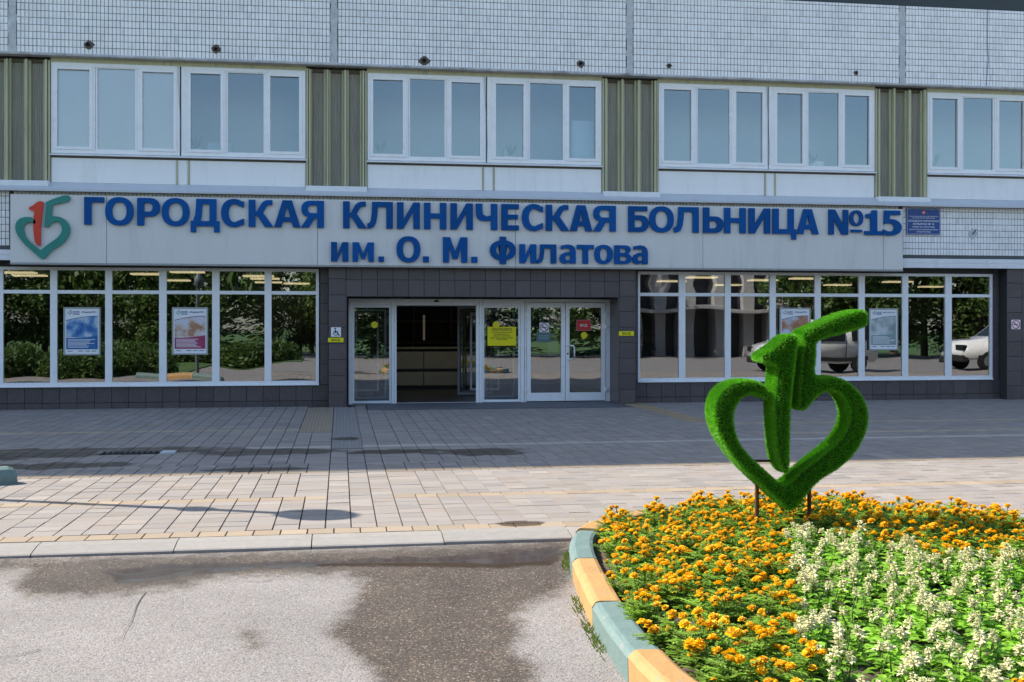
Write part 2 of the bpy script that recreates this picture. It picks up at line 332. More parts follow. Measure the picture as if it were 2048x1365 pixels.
def asphalt_mat():
    m = bpy.data.materials.new('asphalt'); m.use_nodes = True; nt = m.node_tree; N = nt.nodes; L = nt.links; p = N['Principled BSDF']
    g = N.new('ShaderNodeNewGeometry'); pos = g.outputs['Position']
    def noise(sc, det=4, ro=0.6):
        n = N.new('ShaderNodeTexNoise'); n.inputs['Scale'].default_value = sc; n.inputs['Detail'].default_value = det; n.inputs['Roughness'].default_value = ro; L.new(pos, n.inputs['Vector']); return n.outputs[0]
    def mth(op, a, b=None, c=None):
        n = N.new('ShaderNodeMath'); n.operation = op
        for i, q in enumerate((a, b, c)):
            if q is None: continue
            if isinstance(q, (int, float)): n.inputs[i].default_value = q
            else: L.new(q, n.inputs[i])
        return n.outputs[0]
    def rng_(v, a, b, c, d):
        n = N.new('ShaderNodeMapRange'); L.new(v, n.inputs[0])
        for i, q in enumerate((a, b, c, d)): n.inputs[i + 1].default_value = q
        return n.outputs[0]
    def mix(f, a, b):
        n = N.new('ShaderNodeMix'); n.data_type = 'RGBA'; L.new(f, n.inputs[0])
        for i, q in ((6, a), (7, b)):
            if isinstance(q, tuple): n.inputs[i].default_value = (*q, 1)
            else: L.new(q, n.inputs[i])
        return n.outputs[2]
    a = N.new('ShaderNodeAttribute'); a.attribute_name = 'wet'; sp = N.new('ShaderNodeSeparateColor'); L.new(a.outputs['Color'], sp.inputs[0])
    nz = noise(9, 8, 0.7); nf = noise(60, 3)
    nf2 = noise(140, 2)
    wob = mth('MULTIPLY', mth('SUBTRACT', mth('ADD', mth('ADD', mth('MULTIPLY', nz, 0.5), mth('MULTIPLY', nf, 0.25)), mth('MULTIPLY', nf2, 0.25)), 0.5), 3.4)
    gate = mth('MULTIPLY', mth('MULTIPLY', sp.outputs[0], mth('SUBTRACT', 1.0, sp.outputs[0])), 4.0)
    w = rng_(mth('ADD', sp.outputs[0], mth('MULTIPLY', wob, gate)), 0.16, 0.86, 0, 1)
    wp = rng_(mth('ADD', sp.outputs[1], mth('MULTIPLY', wob, 0.6)), 0.45, 0.65, 0, 1)
    v = N.new('ShaderNodeTexVoronoi'); v.inputs['Scale'].default_value = 95; L.new(pos, v.inputs['Vector'])
    v2 = N.new('ShaderNodeTexVoronoi'); v2.inputs['Scale'].default_value = 180; L.new(pos, v2.inputs['Vector'])
    sc = N.new('ShaderNodeSeparateColor'); L.new(v.outputs['Color'], sc.inputs[0])
    stone = N.new('ShaderNodeValToRGB'); e = stone.color_ramp.elements
    e[0].position = 0.0; e[0].color = (0.19, 0.182, 0.175, 1); e[1].position = 1.0; e[1].color = (0.41, 0.395, 0.38, 1)
    q = stone.color_ramp.elements.new(0.35); q.color = (0.29, 0.28, 0.272, 1); q = stone.color_ramp.elements.new(0.7); q.color = (0.315, 0.30, 0.29, 1)
    q = stone.color_ramp.elements.new(0.88); q.color = (0.33, 0.28, 0.25, 1)
    L.new(sc.outputs[0], stone.inputs[0])
    big = rng_(noise(0.9, 6, 0.6), 0.3, 0.7, 0.72, 0.92)
    vm = N.new('ShaderNodeVectorMath'); vm.operation = 'MULTIPLY'; L.new(stone.outputs[0], vm.inputs[0]); L.new(big, vm.inputs[1]); dry = vm.outputs[0]
    # little pits and stains in the dry surface
    pit = rng_(noise(14, 6, 0.7), 0.63, 0.72, 0, 0.6); dry = mix(pit, dry, (0.15, 0.135, 0.12))
    wetc = N.new('ShaderNodeVectorMath'); wetc.operation = 'MULTIPLY'; L.new(dry, wetc.inputs[0]); wetc.inputs[1].default_value = (0.48, 0.41, 0.335)
    wet_glints = N.new('ShaderNodeVectorMath'); wet_glints.operation = 'MULTIPLY'; L.new(wetc.outputs[0], wet_glints.inputs[0]); L.new(mth('MULTIPLY', rng_(sc.outputs[1], 0.82, 1.0, 0.82, 2.4), rng_(noise(2.2, 5), 0.3, 0.7, 0.8, 1.2)), wet_glints.inputs[1])  # mottled wet tone; glints painted into the colour as brightened random stones
    c1 = mix(w, dry, wet_glints.outputs[0]); c2 = mix(wp, c1, mix(noise(3, 3), (0.04, 0.031, 0.022), (0.085, 0.058, 0.033)))
    L.new(c2, p.inputs['Base Color'])
    r1 = rng_(w, 0, 1, 0.9, 0.34); r2 = mth('MULTIPLY', r1, rng_(wp, 0, 1, 1, 0.25)); L.new(r2, p.inputs['Roughness'])
    L.new(rng_(w, 0, 1, 0.25, 0.5), p.inputs['Specular IOR Level'])
    h = mth('ADD', mth('MULTIPLY', v.outputs['Distance'], -1.0), mth('MULTIPLY', v2.outputs['Distance'], -0.5))
    b = N.new('ShaderNodeBump'); b.inputs['Distance'].default_value = 0.006; L.new(h, b.inputs['Height']); L.new(rng_(wp, 0, 1, 0.5, 0.0), b.inputs['Strength'])
    L.new(b.outputs[0], p.inputs['Normal']); return m
road = link('road', me, asphalt_mat()); tag(road, kind='structure'); ORG['road'] = (0, 0, 0)
for line in ([(292, 1186), (281, 1200), (274, 1212), (268, 1228), (262, 1245), (250, 1262), (243, 1280)], [(80, 1300), (55, 1308), (25, 1315), (-10, 1318)], [(545, 1162), (520, 1166), (490, 1165)]):
    cm_ = MB(); g_ = [GP(u, y, GZ) for u, y in line]
    for i in range(len(g_) - 1):
        (xa, ya), (xb, yb) = g_[i], g_[i + 1]; w0 = .0032 * (1 - i / len(g_)) + .0006; w1 = .0032 * (1 - (i + 1) / len(g_)) + .0006; dx, dy = xb - xa, yb - ya; l_ = math.hypot(dx, dy); nx_, ny_ = -dy / l_, dx / l_
        cm_.quad((xa - nx_ * w0, ya - ny_ * w0, GZ + .0055), (xa + nx_ * w0, ya + ny_ * w0, GZ + .0055), (xb + nx_ * w1, yb + ny_ * w1, GZ + .0055), (xb - nx_ * w1, yb - ny_ * w1, GZ + .0055))
    part('crack', cm_, mat('crack_dark', (.10, .092, .085), .95, .2, 30), road)

# ---- pavement (bed of sand) with every paver a piece of geometry
def wet_paver_mask():
    m = M_paver; nt = m.node_tree; N = nt.nodes; L = nt.links; p = N['Principled BSDF']
    src = p.inputs['Base Color'].links[0].from_socket; rs = p.inputs['Roughness'].links[0].from_socket
    g = N.new('ShaderNodeNewGeometry'); n = N.new('ShaderNodeTexNoise'); n.inputs['Scale'].default_value = 2.6; n.inputs['Detail'].default_value = 6; L.new(g.outputs['Position'], n.inputs['Vector'])
    acc = None
    for (u, y, du, dy) in ((110, 932, 150, 8), (60, 908, 190, 12), (330, 900, 170, 7), (540, 905, 170, 7), (510, 940, 110, 5), (690, 878, 36, 4), (960, 905, 115, 8), (800, 903, 120, 5), (1045, 1047, 62, 6)):
        cx, cy = GP(u, y); z = cx * ST + cy * CT; rx = du * z / FPX; ry = dy * z * z / (FPX * CH)
        s = N.new('ShaderNodeVectorMath'); s.operation = 'SUBTRACT'; L.new(g.outputs['Position'], s.inputs[0]); s.inputs[1].default_value = (cx, cy, 0)
        q = N.new('ShaderNodeVectorMath'); q.operation = 'MULTIPLY'; L.new(s.outputs[0], q.inputs[0]); q.inputs[1].default_value = (1 / rx, 1 / ry, 0)
        le = N.new('ShaderNodeVectorMath'); le.operation = 'LENGTH'; L.new(q.outputs[0], le.inputs[0])
        if acc is None: acc = le.outputs['Value']
        else:
            mn = N.new('ShaderNodeMath'); mn.operation = 'MINIMUM'; L.new(acc, mn.inputs[0]); L.new(le.outputs['Value'], mn.inputs[1]); acc = mn.outputs[0]
    ad = N.new('ShaderNodeMath'); ad.operation = 'MULTIPLY_ADD'; L.new(n.outputs[0], ad.inputs[0]); ad.inputs[1].default_value = 1.6; L.new(acc, ad.inputs[2])
    mr = N.new('ShaderNodeMapRange'); L.new(ad.outputs[0], mr.inputs[0]); mr.inputs[1].default_value = 1.55; mr.inputs[2].default_value = 1.75; mr.inputs[3].default_value = 1; mr.inputs[4].default_value = 0
    mu = N.new('ShaderNodeVectorMath'); mu.operation = 'MULTIPLY'; L.new(src, mu.inputs[0]); mu.inputs[1].default_value = (0.33, 0.285, 0.24)
    mi = N.new('ShaderNodeMix'); mi.data_type = 'RGBA'; L.new(mr.outputs[0], mi.inputs[0]); L.new(src, mi.inputs[6]); L.new(mu.outputs[0], mi.inputs[7]); L.new(mi.outputs[2], p.inputs['Base Color'])
    m2 = N.new('ShaderNodeMix'); m2.data_type = 'FLOAT'; L.new(mr.outputs[0], m2.inputs[0]); L.new(rs, m2.inputs[2]); m2.inputs[3].default_value = 0.45; L.new(m2.outputs[0], p.inputs['Roughness'])
wet_paver_mask()

PY0 = 8.78; PR = 0.2115; PC = 0.2075; JX = -0.118      # first row, row pitch, column pitch, the long joint
pv = MB(); pv.box(-40, 40, PY0 - 0.02, 23.2, -0.3, -0.022)
pavement = top('pavement', pv, M_sand, kind='structure')

# flower bed outline (camera-relative survey turned into the place's coordinates)
BEDC = [(.70, 4.6), (.555, 5.2), (.455, 6.13), (.42, 6.9), (.41, 7.7), (.49, 8.35), (.74, 8.85), (1.25, 9.35), (1.8, 9.62), (2.4, 9.72), (3.2, 9.5), (3.97, 8.95), (4.6, 8.0), (4.9, 7.0), (4.8, 5.5), (4.2, 4.2), (3.2, 3.4), (2, 3.3), (1.1, 3.8)]
def catmull(P, n=10):
    out = []; k = len(P)
    for i in range(k):
        p0, p1, p2, p3 = (np.array(P[(i + j - 1) % k], float) for j in range(4))
        for t in np.arange(n) / n:
            out.append(tuple(0.5 * ((2 * p1) + (-p0 + p2) * t + (2 * p0 - 5 * p1 + 4 * p2 - p3) * t * t + (-p0 + 3 * p1 - 3 * p2 + p3) * t ** 3)))
    return out
BED = [CW(*p) for p in catmull(BEDC)]
def inpoly(x, y, P):
    r = False; k = len(P)
    for i in range(k):
        (xa, ya), (xb, yb) = P[i], P[(i + 1) % k]
        if (ya > y) != (yb > y) and x < (xb - xa) * (y - ya) / (yb - ya) + xa: r = not r
    return r
def edgedist(x, y, P):
    d = 9e9; k = len(P)
    for i in range(k):
        ax, ay = P[i]; bx, by = P[(i + 1) % k]; ex, ey = bx - ax, by - ay
        t = max(0, min(1, ((x - ax) * ex + (y - ay) * ey) / (ex * ex + ey * ey + 1e-12))); d = min(d, math.hypot(x - ax - t * ex, y - ay - t * ey))
    return d

GREY = [(0.315, 0.287, 0.263), (0.33, 0.30, 0.277), (0.30, 0.277, 0.258), (0.325, 0.287, 0.254), (0.34, 0.31, 0.282)]
YEL = [(0.385, 0.31, 0.225), (0.36, 0.29, 0.215), (0.40, 0.325, 0.24)]
TACT_Y = (FX(631, 19.0), JX)                   # ribbed yellow tactile patch and the studded grey one beside it
tx0, tx1 = JX - 0.505, JX; sx0, sx1 = JX, JX + 0.42
tyA, tyB = GP(660, 864)[1], 22.18; syA = GP(680, 897)[1]
yx0, yx1 = FX(1252, 21.9), FX(1252, 21.9) + 0.42      # yellow lane to the right of the entrance
mat_x0, mat_x1, mat_y0 = FX(735, 21.7), FX(1252, 21.7), 21.35
def rowinfo(r):
    if r in (0, 8, 17): return 'y'
    if r == 29: return 'strip'       # concrete strip in front of the channel
    if r in (41,): return 'y2'
    return 'g'
allp = []; ncol0 = -90; ncol1 = 150
for r in range(0, 65):
    y0 = PY0 + r * PR; y1 = y0 + PR
    if y0 > 22.9: break
    kind = rowinfo(r); off = 0.0
    if kind == 'y' and r == 0: off = 0.07
    band = 0 if r <= 8 else 1 if r <= 16 else 2 if r <= 20 else 3
    for c in range(ncol0, ncol1):
        x0 = JX + c * PC; x1 = x0 + PC
        path = 0 <= c < 3
        if r == 0: x0 += off; x1 += off
        elif not path:
            sh = (0.0, 0.11, 0.03, 0.10)[band] if c >= 3 else (0.0, -0.10, -0.04, -0.09)[band]
            x0 += sh; x1 += sh
            if c == 3: x0 -= sh
            if c == -1: x1 -= sh
        col = random.choice(GREY)
        if kind == 'y' and not path: col = random.choice(YEL)
        if kind == 'y' and r == 0: col = random.choice(YEL)
        if kind == 'strip': col = (0.47, 0.44, 0.40)
        if kind == 'y2' and (c < 0 or x0 > yx1): col = (0.44, 0.36, 0.27)
        if r == 33 and x0 > yx1: col = (0.44, 0.37, 0.28)
        xm, ym = (x0 + x1) / 2, (y0 + y1) / 2
        if tx0 - 0.02 < xm < tx1 + .02 and ym > tyA: continue
        if sx0 - 0.02 < xm < sx1 + .02 and ym > syA: continue
        if mat_x0 < xm < mat_x1 and ym > mat_y0: continue
        if yx0 < xm < yx1 and ym > 17.9: col = (0.40, 0.31, 0.19)
        if ym < 10.6 and inpoly(xm, ym, BED) and edgedist(xm, ym, BED) > .1: continue
        k = random.gauss(0.89, 0.045); col = tuple(q * k for q in col)
        allp.append((x0, x1, y0, y1, col))
def show(pq):
    x, y = (pq[0] + pq[1]) / 2, (pq[2] + pq[3]) / 2; u, v = PX(x, y, 0)
    return y if (0 < u < 2048) else 1e6
allp.sort(key=show)
for (x0, x1, y0, y1, col) in allp[:300]:
    m = MB(); m.slab(x0 + 0.003, x1 - 0.003, y0 + 0.0012, y1 - 0.0012, random.gauss(0, 0.001), 0.03, 0.003, 0.001, 0.002)
    o = part('paver', m, M_paver, pavement); setcol(o.data, [col] * 5)
rest = MB(); cols = []
for (x0, x1, y0, y1, col) in allp[300:]:
    rest.slab(x0 + 0.003, x1 - 0.003, y0 + 0.0012, y1 - 0.0012, random.gauss(0, 0.001), 0.03, 0.003, 0.001, 0.002); cols += [col] * 5
o = part('pavers', rest, M_paver, pavement); setcol(o.data, cols); o['kind'] = 'stuff'
# tactile slabs
for (xa, xb, ya, yb, col, studs) in ((tx0, tx1, tyA, tyB, (0.31, 0.26, 0.195), False), (sx0, sx1, syA, 22.18, (0.25, 0.24, 0.23), True)):
    n = max(1, round((yb - ya) / 0.42)); st = (yb - ya) / n
    for i in range(n):
        m = MB(); m.slab(xa + 0.003, xb - 0.003, ya + i * st + 0.002, ya + (i + 1) * st - 0.002, 0.001, 0.03, 0.004)
        for a in range(7):
            xs = xa + 0.04 + a * 0.055
            if studs:
                for b in range(4):
                    if b % 2 == 0 or a % 2 == 0: m.slab(xs - 0.016, xs + 0.016, ya + i * st + 0.03 + b * 0.105, ya + i * st + 0.10 + b * 0.105, 0.006, 0.006, 0.006)
            else: m.slab(xs - 0.015, xs + 0.015, ya + i * st + 0.01, ya + (i + 1) * st - 0.01, 0.006, 0.006, 0.006)
        o = part('tactile_slab', m, M_paver, pavement); setcol(o.data, [col] * len(o.data.polygons))
m = MB(); m.box(mat_x0, mat_x1, mat_y0, DD - 0.06, -0.02, 0.012, 0.003)
o = part('threshold_slab', m, mat('threshold_granite', (0.11, 0.115, 0.125), 0.6, 0.2, 40), pavement)
# drainage channel with its iron grate
gy0 = GP(270, 907)[1]
ch = MB(); gxa, gxb = GP(205, 907)[0], GP(318, 907)[0]
ch.box(gxa, gxb, gy0 - 0.13, gy0 + 0.13, -0.02, 0.004)
grt = top('drain_grate', ch, mat('drain_void', (0.01, 0.01, 0.01), 0.9, 0), 'dark iron drain grate set in the shaded paving', 'drain grate')
for i in range(int((gxb - gxa) / 0.07)):
    m = MB(); m.box(gxa + i * 0.07, gxa + i * 0.07 + 0.03, gy0 - 0.13, gy0 + 0.13, 0.0045, 0.014); part('grate_bar', m, M_grate, grt)
m = MB(); m.box(gxb + 0.02, gxb + 0.2, gy0 - 0.11, gy0 + 0.1, -0.01, 0.02, 0.004)
top('metal_cover', m, M_flash, 'small bright metal cover plate at the end of the drain grate', 'cover plate')

# ---- road kerb: flat sloping stones
kx = GP(624, 1075)[0] - 30.0; ker = empty('kerb', (0, 8.5, 0), kind='structure')
kprof = [(8.45, GZ - 0.1), (8.45, GZ + 0.018), (8.462, GZ + 0.026), (8.60, -0.009), (8.63, -0.003), (8.765, 0.0), (8.765, -0.3)]
km = MB()
km.prism([[(p[0], p[1]) for p in kprof]], lambda a, b, d: (d, a, b), 0.004, 0.996)
kme = km.mesh('kerb_stone')
for i in range(70):
    x = kx + i * 1.0
    if x < -24 or x > 34: continue
    c = (x + 0.5, 8.5)
    if inpoly(c[0], c[1], BED) and edgedist(c[0], c[1], BED) > .55: continue
    o = link('kerb_stone', kme, M_kerb, ker, (x, -8.5 + random.gauss(0, 0.003), random.gauss(0, 0.002)))

# ================================================================== BUILDING
B_ = empty('hospital_building', (4, DG, 0), 'long white tiled hospital building with grey granite ground floor', 'building')
H_ROOF = 23.2
m = MB(); m.box(XL - 30, XR + 30, 22.32, 24.0, ZD + 0.5, H_ROOF); m.box(XL - 30, XR + 30, 24.0, 38, 3.0, H_ROOF - 0.2)
m.box(XL - 30, XL, 22.32, 24.0, 0, ZD + 0.5); m.box(XR, XR + 30, 22.32, 24.0, 0, ZD + 0.5)
part('wall', m, M_wallp, B_)
m = MB(); m.box(XL, XR, DT + 0.012, 22.32, ZT + 0.01, ZD); m.box(XL, XR, DT + 0.012, 22.6, BZ0, BZ1 + 0.05); part('tile_bed', m, M_grout, B_)
m = MB(); m.box(XL, XR, DT + 0.05, 22.32, ZD + 0.004, ZD + 0.5)
part('dark_fascia', m, M_dark, B_)
# white tiles, panel by panel between the mortar seams (too small to pick out singly)
TW, THt = 0.0722, 0.134
def tiles(xa, xb, za, zb, zt0):
    tb = MB(); cs = []
    r = 0; z = zt0
    while z - THt > za - 0.06:
        z0 = max(z - THt + 0.0038, za); z1 = min(z - 0.0038, zb)
        n = int((xb - xa) / TW); off = (xb - xa - n * TW) / 2
        for c in range(n):
            x = xa + off + c * TW
            if z1 - z0 < 0.02: continue
            jt = random.gauss(0, 0.0011); j2 = random.gauss(0, 0.0008)
            i0 = len(tb.v)
            tb.tile(x + 0.0037 + j2, x + TW - 0.0037 + j2, DT + jt, z0, z1, 0.013, 0.003)
            ti = random.gauss(0, 0.006); tz = random.gauss(0, 0.005)      # each tile sits a little askew
            for q in (4, 5, 6, 7):
                vx, vy, vz = tb.v[i0 + q]; tb.v[i0 + q] = (vx, vy + (vx - x - TW / 2) * ti + (vz - (z0 + z1) / 2) * tz, vz)
            k = random.gauss(1, 0.03); h = random.random()
            col = (0.86, 0.85, 0.84) if h < 0.93 else (0.87, 0.875, 0.88) if h < 0.985 else (0.74, 0.75, 0.765)
            cs += [tuple(min(0.9, q * k) for q in col)] * 5
        z -= THt; r += 1
    o = part('ceramic_tiles', tb, M_tile, B_); setcol(o.data, cs); o['kind'] = 'stuff'
for i in range(len(SEAMS) - 1):
    a, b = SEAMS[i] + 0.07, SEAMS[i + 1] - 0.07
    if b < -9.5 or a > 21: continue
    tiles(a, b, ZT + 0.02, ZD - 0.002, ZT + 0.02 + THt * 13)
    m = MB(); n = 14
    for k in range(n):     # the rough smeared mortar seam
        z0 = ZT + 0.03 + (ZD - ZT - 0.04) * k / n; z1 = ZT + 0.03 + (ZD - ZT - 0.04) * (k + 1) / n
        w0 = 0.07 + random.uniform(-0.012, 0.012); w1 = 0.07 + random.uniform(-0.012, 0.012)
        m.box(SEAMS[i] - w0, SEAMS[i] + w1, DT - 0.004 + random.uniform(-.003, .003), DT + 0.02, z0, z1)
    part('mortar_seam', m, M_seam, B_)
sx_l, sx_r = FX(20, DS), FX(1806, DS)
tiles(sx_r + 0.06, 19.5, BZ0 + 0.005, BZ1, BZ0 + 0.005 + THt * 8 + 0.06)
tiles(-9.5, sx_l - 0.05, BZ0 + 0.005, BZ1, BZ0 + 0.005 + THt * 8 + 0.06)
tiles(sx_l + .02, sx_r - .02, BZ1 - 0.09, BZ1, BZ1 + 0.07)      # the sliver showing over the sign board
# ledge under the upper tiles
m = MB(); m.prism([[(DT - 0.01, ZT + 0.03), (DT - 0.025, ZT + 0.005), (DT - 0.02, ZT - 0.02), (22.34, ZT - 0.02), (22.34, ZT + 0.03)]], lambda a, b, d: (d, a, b), XL, XR)
part('ledge', m, mat('ledge_plaster', (0.46, 0.46, 0.46), 0.9, 0.25, 6, bump=0.6, bscale=18, stain=(0.12, 0.11, 0.10), stain_amt=0.8, stain_scale=2.2), B_)
# bolted double strip below the lower tile band, dark soffit behind it
for (za, zb, yf) in ((2.955, 3.05, DT - 0.03), (2.85, 2.952, DT - 0.036)):
    for (xa, xb) in ((sx_r + 0.02, XR), (XL, sx_l - 0.02)):
        m = MB(); m.box(xa, xb, yf, DT + 0.1, za, zb, 0.004); part('edge_strip', m, M_trim, B_)
        x = xa + 0.1
        while x < xb and x < 20:
            b = MB(); b.lathe((0, 0, 0), [(0.0, 0.008), (0.008, 0.008), (0.010, 0.0)], 8); b.xf(lambda v: (x + v.x, yf - v.z, (za + zb) / 2 + v.y))
            if x > -9: part('bolt', b, M_flash, B_)
            x += 0.47
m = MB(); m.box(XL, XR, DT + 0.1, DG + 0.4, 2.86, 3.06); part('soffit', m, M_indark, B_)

# ---- upper window bays
ZWT, ZWB = 6.66, 4.92
FR = [(.023, .147, 0), (.176, .323, 1), (.351, .473, 0), (.54, .659, 0), (.687, .831, 1), (.857, .974, 0)]
def pane_mesh(x0, x1, y, z0, z1, amp=0.003, tilt=0.0):
    n = 8; mb = MB()
    for i in range(n + 1):
        for j in range(n + 1):
            s, t = i / n, j / n
            d = amp * (1 - (2 * s - 1) ** 2) * (1 - (2 * t - 1) ** 2) + tilt * (t - .5) * (z1 - z0)
            mb.v.append((x0 + (x1 - x0) * s, y + d, z0 + (z1 - z0) * t))
    for i in range(n):
        for j in range(n):
            a = i * (n + 1) + j; mb.f.append((a, a + n + 1, a + n + 2, a + 1))
    return mb
def rim(mb, x0, x1, z0, z1, w, y0, y1, b=0.004):
    mb.box(x0, x0 + w, y0, y1, z0, z1, b); mb.box(x1 - w, x1, y0, y1, z0, z1, b)
    mb.box(x0 + w, x1 - w, y0, y1, z0, z0 + w, b); mb.box(x0 + w, x1 - w, y0, y1, z1 - w, z1, b); return mb
for bi, bx in enumerate(BAYS):
    X = lambda f: bx + f * WW
    # olive head strip
    m = MB(); m.box(bx - 0.01, bx + WW + 0.01, DW + 0.01, DW + 0.06, ZWT, ZT - 0.02); part('head_strip', m, M_olive, B_)
    for half in (0, 1):
        a, b = (0.0, 0.497) if half == 0 else (0.503, 1.0)
        win = part('window', rim(MB(), X(a), X(b), ZWB, ZWT, 0.07, DW, DW + 0.08), M_pvc, B_)
        fr = FR[half * 3: half * 3 + 3]
        # mullions between panes
        for q in (0, 1):
            xm = X((fr[q][1] + fr[q + 1][0]) / 2); mm = MB(); mm.box(xm - 0.035, xm + 0.035, DW + 0.002, DW + 0.078, ZWB + 0.071, ZWT - 0.071, 0.004); part('mullion', mm, M_pvc, win)
        if half == 1:
            mm = MB(); mm.box(X(.503) + .0705, X(.54) - .0585, DW + 0.002, DW + 0.07, ZWB + 0.071, ZWT - 0.071); part('mullion', mm, M_pvc, win)
        if half == 0:
            mm = MB(); mm.box(X(.478), X(.4965), DW + 0.004, DW + 0.07, ZWB + 0.071, ZWT - 0.071); part('mullion', mm, M_pvc, win)
        for (fa, fb, fixed) in fr:
            xa, xb = X(fa), X(fb)
            if fixed: za, zb, ins = ZWB + 0.075, ZWT - 0.085, 0.0
            else:
                za, zb = ZWB + 0.125, ZWT - 0.125
                part('casement_frame', rim(MB(), xa - 0.058, xb + 0.058, za - 0.055, zb + 0.055, 0.06, DW - 0.012, DW + 0.06), M_pvc, win)
            if fixed:
                part('glazing_bead', rim(MB(), xa - 0.03, xb + 0.03, za - 0.02, zb + 0.03, 0.035, DW + 0.012, DW + 0.06), M_pvc, win)
            p = part('pane', pane_mesh(xa, xb, DW + 0.045, za, zb, random.uniform(-0.0015, 0.0015), random.uniform(-.006, .006)), M_glassup, win, True)
    # sill, spandrels, their strips
    m = MB(); m.prism([[(DW - 0.055, ZWB - 0.045), (DW - 0.055, ZWB - 0.03), (DW + 0.02, ZWB - 0.002), (DW + 0.02, ZWB - 0.045)]], lambda a, b, d: (d, a, b), bx - 0.02, bx + WW + 0.02)
    part('sill', m, M_trim, B_)
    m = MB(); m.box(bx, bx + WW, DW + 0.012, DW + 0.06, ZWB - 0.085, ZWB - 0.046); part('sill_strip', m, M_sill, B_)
    for (fa, fb) in ((0.0, .482), (.49, .528), (.536, 1.0)):
        m = MB(); m.box(X(fa), X(fb), DW + 0.018, DW + 0.07, 4.36, ZWB - 0.086, 0.003); part('spandrel_panel', m, M_span, B_)
    for fa in (.482, .528):
        m = MB(); m.box(X(fa) + 0.002, X(fa) + 0.036, DW + 0.006, DW + 0.06, 4.36, ZWB - 0.086); part('joint_strip', m, M_olive, B_)
    # rivets along spandrel foot
    # loose cable down the centre post
    if bi in (1, 2, 3):
        cx = X(.497); pts = [(cx - 0.03, DW - 0.02, ZWT), (cx - 0.01, DW - 0.025, 6.1), (cx + 0.02, DW - 0.02, 5.6), (cx + 0.03, DW - 0.02, 5.3), (cx + 0.02, DW - 0.015, 5.0)]
        m = MB(); m.tube(pts, 0.004, 5); tag(top('cable', m, M_lamppost, ['thin cable down the leftmost window post, beside the white blinds', 'thin cable down the window post above the word with the K', 'thin cable down the window post above the green sculpture'][bi - 1], 'cable', 'cables on the window posts'))
    # green ribbed pier to the right of the bay
    gx0, gx1 = bx + WW + 0.012, bx + PITCH - 0.012; gw = gx1 - gx0
    pier = part('ribbed_pier', MB().box(gx0, gx1, DW + 0.13, DW + 0.16, 4.37, ZT - 0.021), M_sill, B_)
    for (pa, pb) in ((.105, .285), (.40, .585), (.70, .885)):
        cm = MB(); n = 26; x_a, x_b = gx0 + pa * gw, gx0 + pb * gw
        for i in range(n):
            xa = x_a + (x_b - x_a) * i / n; xb = x_a + (x_b - x_a) * (i + 1) / n; ya = DW + 0.10 + (0.012 if i % 4 < 2 else 0); yb = DW + 0.10 + (0.012 if (i + 1) % 4 < 2 else 0)
            cm.quad((xa, ya, 4.375), (xb, yb, 4.375), (xb, yb, 6.70), (xa, ya, 6.70))
        part('ribbed_sheet', cm, M_corr, pier)
        cap = MB(); cap.box(x_a, x_b, DW + 0.06, DW + 0.12, 6.65, 6.71); part('sheet_cap', cap, M_sill, pier)
    for (pa, pb, yd) in ((0.0, .035, -.02), (.045, .075, -.05), (.078, .10, -.0), (.285, .33, .04), (.335, .365, -.06), (.368, .40, .02), (.585, .62, .03), (.625, .66, -.06), (.663, .70, .01), (.885, .915, .02), (.925, .955, -.05), (.965, 1.0, -.02)):
        fm = MB(); fm.box(gx0 + pa * gw, gx0 + pb * gw, DW + yd, DW + 0.128, 4.372, ZT - 0.06 - random.uniform(0, .03), 0.004); fin = part('fin', fm, M_olive, pier)
    m = MB(); m.box(gx0 - 0.0, gx1 + 0.0, DW - 0.17, DW + 0.1, 4.262, 4.366, 0.004); part('pier_foot', m, M_trim, B_)
    # zinc flashing pieces (sloping), overlapping joints
    for k, (xa, xb) in enumerate(((bx - 0.1, bx + 2.35), (bx + 2.352, bx + WW + 0.08), (bx + WW + 0.082, bx + PITCH - 0.102))):
        dz = 0.003 * (k % 2)
        m = MB(); m.prism([[(DS - 0.03, 4.185 + dz), (DS - 0.03, 4.150 + dz), (DS - 0.02, 4.150 + dz), (DS - 0.02, 4.178 + dz), (DW + 0.03, 4.352 + dz), (DW + 0.03, 4.362 + dz)]], lambda a, b, d: (d, a, b), xa, xb)
        part('flashing', m, M_flash, B_)
m = MB(); m.box(XL, XR, DW + 0.16, 22.6, BZ1 + 0.05, 4.44); part('slab_edge', m, M_grout, B_)
# upper rooms (real, shallow)
m = MB(); m.quad((XL, 25.6, 4.4), (XR, 25.6, 4.4), (XR, 25.6, 7.2), (XL, 25.6, 7.2)); m.quad((XL, 22.6, 4.45), (XR, 22.6, 4.45), (XR, 27, 4.45), (XL, 27, 4.45))
for k in range(-2, 6): m.box(X0 - 0.62 + PITCH * k - 0.05, X0 - 0.62 + PITCH * k + 0.05, 22.62, 25.59, 4.46, 6.99)
part('upper_rooms', m, M_inwall2, B_)
m = MB(); m.quad((XL, 22.45, 7.0), (XR, 22.45, 7.0), (XR, 27, 7.0), (XL, 27, 7.0)); part('upper_ceiling', m, mat('upper_ceiling', (.24, .33, .38), .8, .03, 1), B_)
